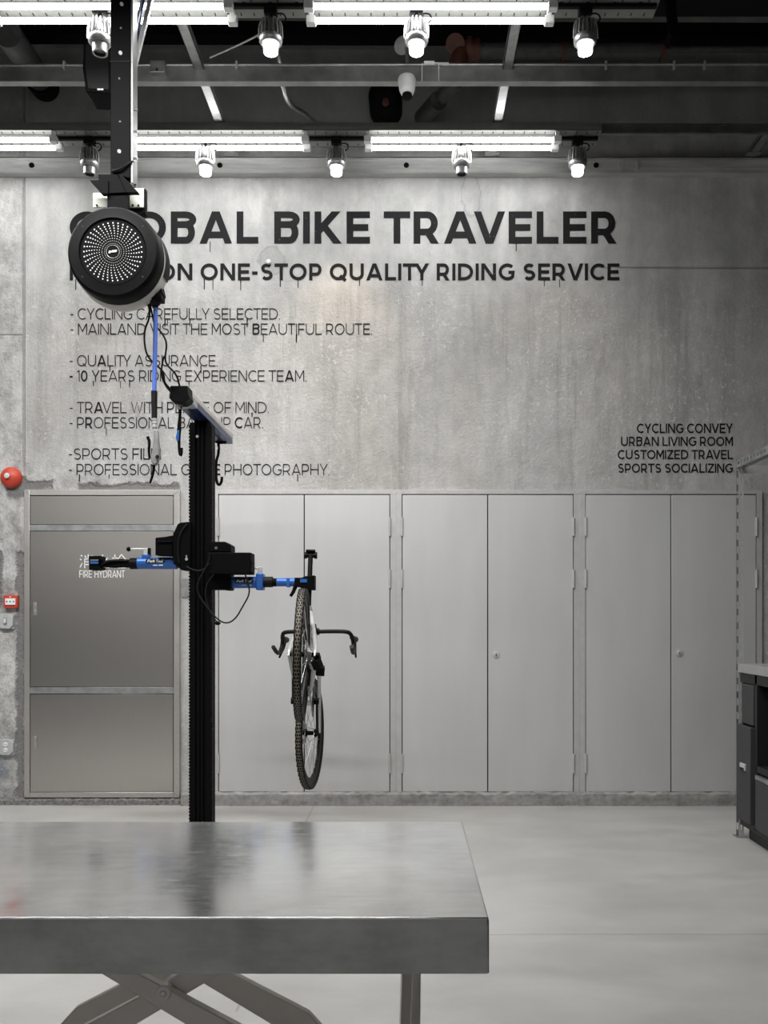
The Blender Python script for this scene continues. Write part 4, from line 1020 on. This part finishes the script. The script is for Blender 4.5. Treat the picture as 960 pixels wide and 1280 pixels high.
# stem, drop bar, hoods
BC = S_(HT + hd*.055 + FW*.085)
m = MB(); m.tube([S_(HT), S_(HT + hd*.06)], .017, 14); m.tube([S_(HT + hd*.045), BC], [.018,.016], 14); m.cyl(BC - sd2*.022, BC + sd2*.022, .022, n=16); m.build('stem', M['carbon'], bike)
fwd, upv = fw2, up2
def HBp(s, a, u): return BC + sd2*s + fwd*a + upv*u
m = MB(); pts = []
for s in (-1,):
    pass
def half(s): return [HBp(s*.0,0,0), HBp(s*.10,0,.002), HBp(s*.205,.0,.0), HBp(s*.226,.03,-.004), HBp(s*.232,.085,-.02), HBp(s*.238,.10,-.065), HBp(s*.243,.07,-.122), HBp(s*.247,.02,-.138), HBp(s*.250,-.055,-.142)]
m.tube(half(-1), .0132, 12, smooth=3); m.tube(half(1), .0132, 12, smooth=3); m.build('handlebar', M['carbon'], bike)
for s in (-1, 1):
    m = MB(); m.tube([HBp(s*.228,.06,-.008), HBp(s*.231,.11,.002), HBp(s*.232,.145,.02), HBp(s*.232,.165,.035)], [.017,.021], 12, smooth=2)
    hood = m.build('brake_hood', M['rubber'], bike)
    m = MB(); m.tube([HBp(s*.234,.15,.008), HBp(s*.238,.155,-.03), HBp(s*.244,.135,-.075), HBp(s*.252,.125,-.12)], [.009,.0065], 10, smooth=2); m.build('brake_lever', M['blackgloss'], hood)
# drivetrain
m = MB()
m.lathe([(.02,-.004),(.088,-.002),(.092,0),(.088,.002),(.02,.004)], BBp + SD*.047, SD, 44)
m.build('chainring', M['carbon'], bike)
m = MB(); cd_ = (FW*.15 - UP*.98).normalized()

for e in (1, -1):
    m = MB(); m.bar(BBp + SD*(.066*e), BBp + SD*(.076*e) + cd_*(.172*e), .014, .026, up=FW)
    m.cyl(BBp + SD*(.04*e), BBp + SD*(.078*e), .019, n=16)
    m.cyl(BBp + SD*(.068*e) + cd_*(.172*e), BBp + SD*(.084*e) + cd_*(.172*e), .015, n=14)
    m.build('crank', M['blackgloss'], bike, .002)
m = MB(); [m.lathe([(.014,0),(r,0),(r,.0035),(.014,.0035)], B(0,0,.018+.0042*i), SD, 30) for i, r in enumerate((.075,.066,.057,.05,.044,.038,.032,.028))]; m.build('cassette', M['galvdark'], bike)
m = MB(); ch = [B(0,.05,.03), BBp + UP*.088 + SD*.047]; m.bar(ch[0], ch[1], .007, .009, up=UP); m.bar(BBp - UP*.088 + SD*.047, B(.06,-.115,.036), .007, .009, up=UP); m.build('chain', M['galvdark'], bike)
m = MB(); m.bar(B(.0,-.03,.072), B(.03,-.065,.09), .04, .05, up=UP); m.bar(B(.035,-.05,.098), B(.065,-.085,.095), .045, .055, up=UP); m.bar(B(-.01,.0,.075), B(.02,-.02,.085), .03, .03, up=UP); m.bar(B(.03,-.02,.08), B(.06,.0,.07), .03, .035, up=UP); m.bar(B(.03,-.07,.045), B(.075,-.125,.04), .012, .03, up=UP)
for p in ((.03,-.07),(.075,-.125)): m.cyl(B(p[0],p[1],.03), B(p[0],p[1],.045), .02, n=14)
m.build('derailleur', M['blackgloss'], bike, .004)
m = MB(); m.bar(B(.02,.03,-.05), B(.09,.01,-.05), .028, .04, up=UP); m.bar(FA - sd2*.06 + UP*.06, FA - sd2*.06 + UP*.12, .03, .028, up=FW); m.build('brake_caliper', M['blackgloss'], bike, .004)

# ------------------------------------------------------------------ worktable in front
x1 = .149; ynr, yfr, z1, z0 = 1.596, 2.346, .806, .703
t = thing('worktable', (-.6, 1.97, 0), 'long zinc-topped worktable on crossed steel legs in the foreground', 'table')
m = MB(); m.bb(-2.3, x1, ynr, yfr, z0, z1); m.build('tabletop', M['tabletop'], t, .0025, 3)
m = MB(); m.bb(x1-.0008, x1+.0012, ynr+.002, ynr+.014, z0+.002, z1-.005); m.build('corner_seam', M['galvdark'], t)
def xleg(bars, name='leg'):
    for pts, yy, wd, tk in bars:
        m = MB(); poly = pts
        m.prism(poly, lambda a, b: W(a, b, yy), (0, tk, 0)); m.build(name, M['leg'], t, .002)
def band(p0, p1, hw): # pixel band outline between two points
    d = Vector((p1[0]-p0[0], p1[1]-p0[1])).normalized(); n = Vector((-d.y, d.x))*hw
    return [(p0[0]+n.x,p0[1]+n.y),(p1[0]+n.x,p1[1]+n.y),(p1[0]-n.x,p1[1]-n.y),(p0[0]-n.x,p0[1]-n.y)]
def flat_leg(cx, cz, y, tk, sgn, wd, ang, reach):
    """bar through the pivot (cx,cz); lower end chamfers into an upright going to the floor"""
    dx, dz = sgn*math.cos(ang), -math.sin(ang)          # downhill direction
    nx, nz = -dz, dx                                    # normal
    if nz < 0: nx, nz = -nx, -nz
    h = wd/2; tup = (z0 - cz)/(-dz)*-1
    k = lambda s, o: (cx + dx*s + nx*o, cz + dz*s + nz*o)
    su = -(z0 - cz)/(math.sin(ang))                     # where it meets the top underside
    a, b = k(su + h*nz*0 - .02, h), k(reach, h)
    c = (b[0] + sgn*.05, b[1] - .055); lo = k(reach - .03, -h); x_in = c[0] - sgn*wd*.95
    pts = [a, b, c, (c[0], 0.0), (x_in, 0.0), (x_in, (k((x_in-cx)/dx, 0)[1]) - h/math.cos(ang)), k(su-.02, -h)]
    pts = [(x, min(z, z0-.0005)) for x, z in pts]
    m = MB(); m.prism(pts, lambda u, v: Vector((u, y, v)), (0, tk, 0)); m.build('leg', M['leg'], t, .003)
pv = W(204.5, 1241, 1.75)
flat_leg(pv.x, pv.z, 1.75, .022, 1, .064, R(31), .42)
flat_leg(pv.x, pv.z, 1.775, .022, -1, .064, R(31), .42)
flat_leg(pv.x, .590, 1.96, .022, 1, .064, R(31), .29)
flat_leg(pv.x, .590, 1.985, .022, -1, .064, R(31), .29)
m = MB(); m.lathe([(0,.006),(.005,.006),(.007,.004),(.014,.004),(.0155,0)], (pv.x, 1.75, pv.z), (0,-1,0), 20); m.build('pivot_bolt', M['chrome'], t)
m = MB(); m.cyl((pv.x,1.75,pv.z), (pv.x,2.0,pv.z-.012), .012, n=14); m.build('pivot_shaft', M['chrome'], t)
m = MB(); m.bar((.002,1.72,z0-.001),(-.014,2.22,0), .022, .06, up=(0,0,1)); m.build('leg', M['leg'], t, .002)
m = MB(); m.bar((.028,2.22,z0-.001),(.010,1.72,0), .022, .06, up=(0,0,1)); m.build('leg', M['leg'], t, .002)

# ------------------------------------------------------------------ workbench and slotted frame at right
XB = 2.045; yfar = 5.40; ynear = 3.4
t = thing('tool_bench', (XB+.3, 4.4, 0), 'charcoal drawer bench with a pale worktop at the right edge', 'workbench')
zc0 = .985; zc1 = 1.068
def PY(px): return XB*F/(px-VX)                        # depth of a pixel column on the bench front
def fz(py, px): return Z_(py, PY(px))
MB().bb(XB-.012, XB+.66, ynear, yfar, 1.015, zc1).build('worktop', M['counter'], t, .003)
m = MB()                                               # carcass with an open bay
m.bb(XB+.55, XB+.62, ynear, yfar-.01, .1, 1.015); m.bb(XB+.01, XB+.6, yfar-.035, yfar-.01, .1, 1.015); m.bb(XB+.01,XB+.6,ynear,yfar-.01,.1,.13); m.bb(XB+.01,XB+.6,ynear,ynear+.03,.1,1.015)
m.bb(XB, XB+.6, 5.135, 5.165, .1, 1.015); m.bb(XB, XB+.6, ynear, yfar-.01, .955, 1.015); m.bb(XB, XB+.6, ynear, 5.15, .445, .485); m.bb(XB, XB+.6, 4.25, 4.28, .1, 1.015)
m.bb(XB, XB+.02, ynear, yfar-.01, .085, .135)
m.build('carcass', M['cabframe'], t, .002)
MB().bb(XB+.05, XB+.6, ynear, yfar-.02, 0, .1).build('plinth', M['cabframe'], t)
MB().bb(XB-.002, XB+.5, 5.185, 5.365, .71, .95).build('drawer', M['cab'], t, .004)
d = MB().bb(XB-.02, XB+.02, 5.185, 5.40, .125, .70).build('door', M['cab'], t, .004)
m = MB(); m.bb(XB-.030, XB-.018, 5.245, 5.325, .435, .475); m.build('handle', M['chrome'], d, .003)
MB().bb(XB-.0325, XB-.028, 5.255, 5.315, .436, .450).build('grip_slot', M['dark'], d)
for ya_, yb_ in ((4.285,5.13),(3.44,4.245)):
    d = MB().bb(XB-.012, XB+.4, ya_, yb_, .115, .405).build('drawer', M['cab'], t, .004)
    MB().bb(XB-.014, XB+.1, ya_, yb_, .408, .432).build('pull_rail', M['galv'], d, .002)
# slotted upright frame
t = thing('slotted_frame', (XB-.02, 5.42, 0), 'tall perforated steel upright and top rail standing at the far end of the bench', 'rack frame')
def slotted(m, o, u, v, L, wd, pitch=.052, sl=.028, sw=.3, tk=(0,.003,0)):
    """flat strip of length L along v, width wd along u, with a row of slots"""
    o, u, v = Vector(o), Vector(u), Vector(v); a, b = wd*(.5-sw/2), wd*(.5+sw/2)
    fn = lambda p, q: o + u*p + v*q
    m.prism([(0,0),(a,0),(a,L),(0,L)], fn, tk); m.prism([(b,0),(wd,0),(wd,L),(b,L)], fn, tk)
    q = 0
    while q < L:
        q1 = min(q+pitch-sl, L); m.prism([(a,q),(b,q),(b,q1),(a,q1)], fn, tk); q += pitch
zt = Z_(575, 5.42)
m = MB(); xl = X_(920.5, 5.42)
slotted(m, (xl,5.42,.004), (1,0,0), (0,0,1), zt, .014, pitch=.085, sl=.044, sw=.8); m.build('upright_flange', M['galvdark'], t, smooth=False)
m = MB(); slotted(m, (xl+.014,5.416,.004), (1,0,0), (0,0,1), zt, .030, pitch=.085, sl=.044, sw=.3); m.build('upright', M['alu'], t, smooth=False)
m = MB(); m.bb(xl-.01, xl+.06, 5.39, 5.46, 0, .006); m.build('foot', M['galv'], t)
m = MB(); slotted(m, (xl,ynear,zt-.05), (0,0,1), (0,1,0), yfar-ynear+.02, .05, pitch=.05, sl=.026, sw=.35, tk=(.003,0,0)); m.build('top_rail', M['galv'], t, smooth=False)
m = MB(); slotted(m, (xl,ynear,zt-.052), (1,0,0), (0,1,0), yfar-ynear+.02, .045, pitch=.05, sl=.026, sw=.35, tk=(0,0,.003)); m.build('top_rail_flange', M['galvdark'], t, smooth=False)
m = MB(); m.bb(xl+.03, xl+.66, 5.412, 5.418, zt-.085, zt-.035); m.build('end_rail', M['alu'], t, .001)
m = MB(); slotted(m, (xl+.63,5.416,zc1), (1,0,0), (0,0,1), zt-zc1, .044, pitch=.085, sl=.044); m.build('rear_upright', M['alu'], t, smooth=False)
m = MB(); slotted(m, (xl,ynear-.01,0), (1,0,0), (0,0,1), zt, .044, pitch=.085, sl=.044); m.build('near_upright', M['alu'], t, smooth=False)
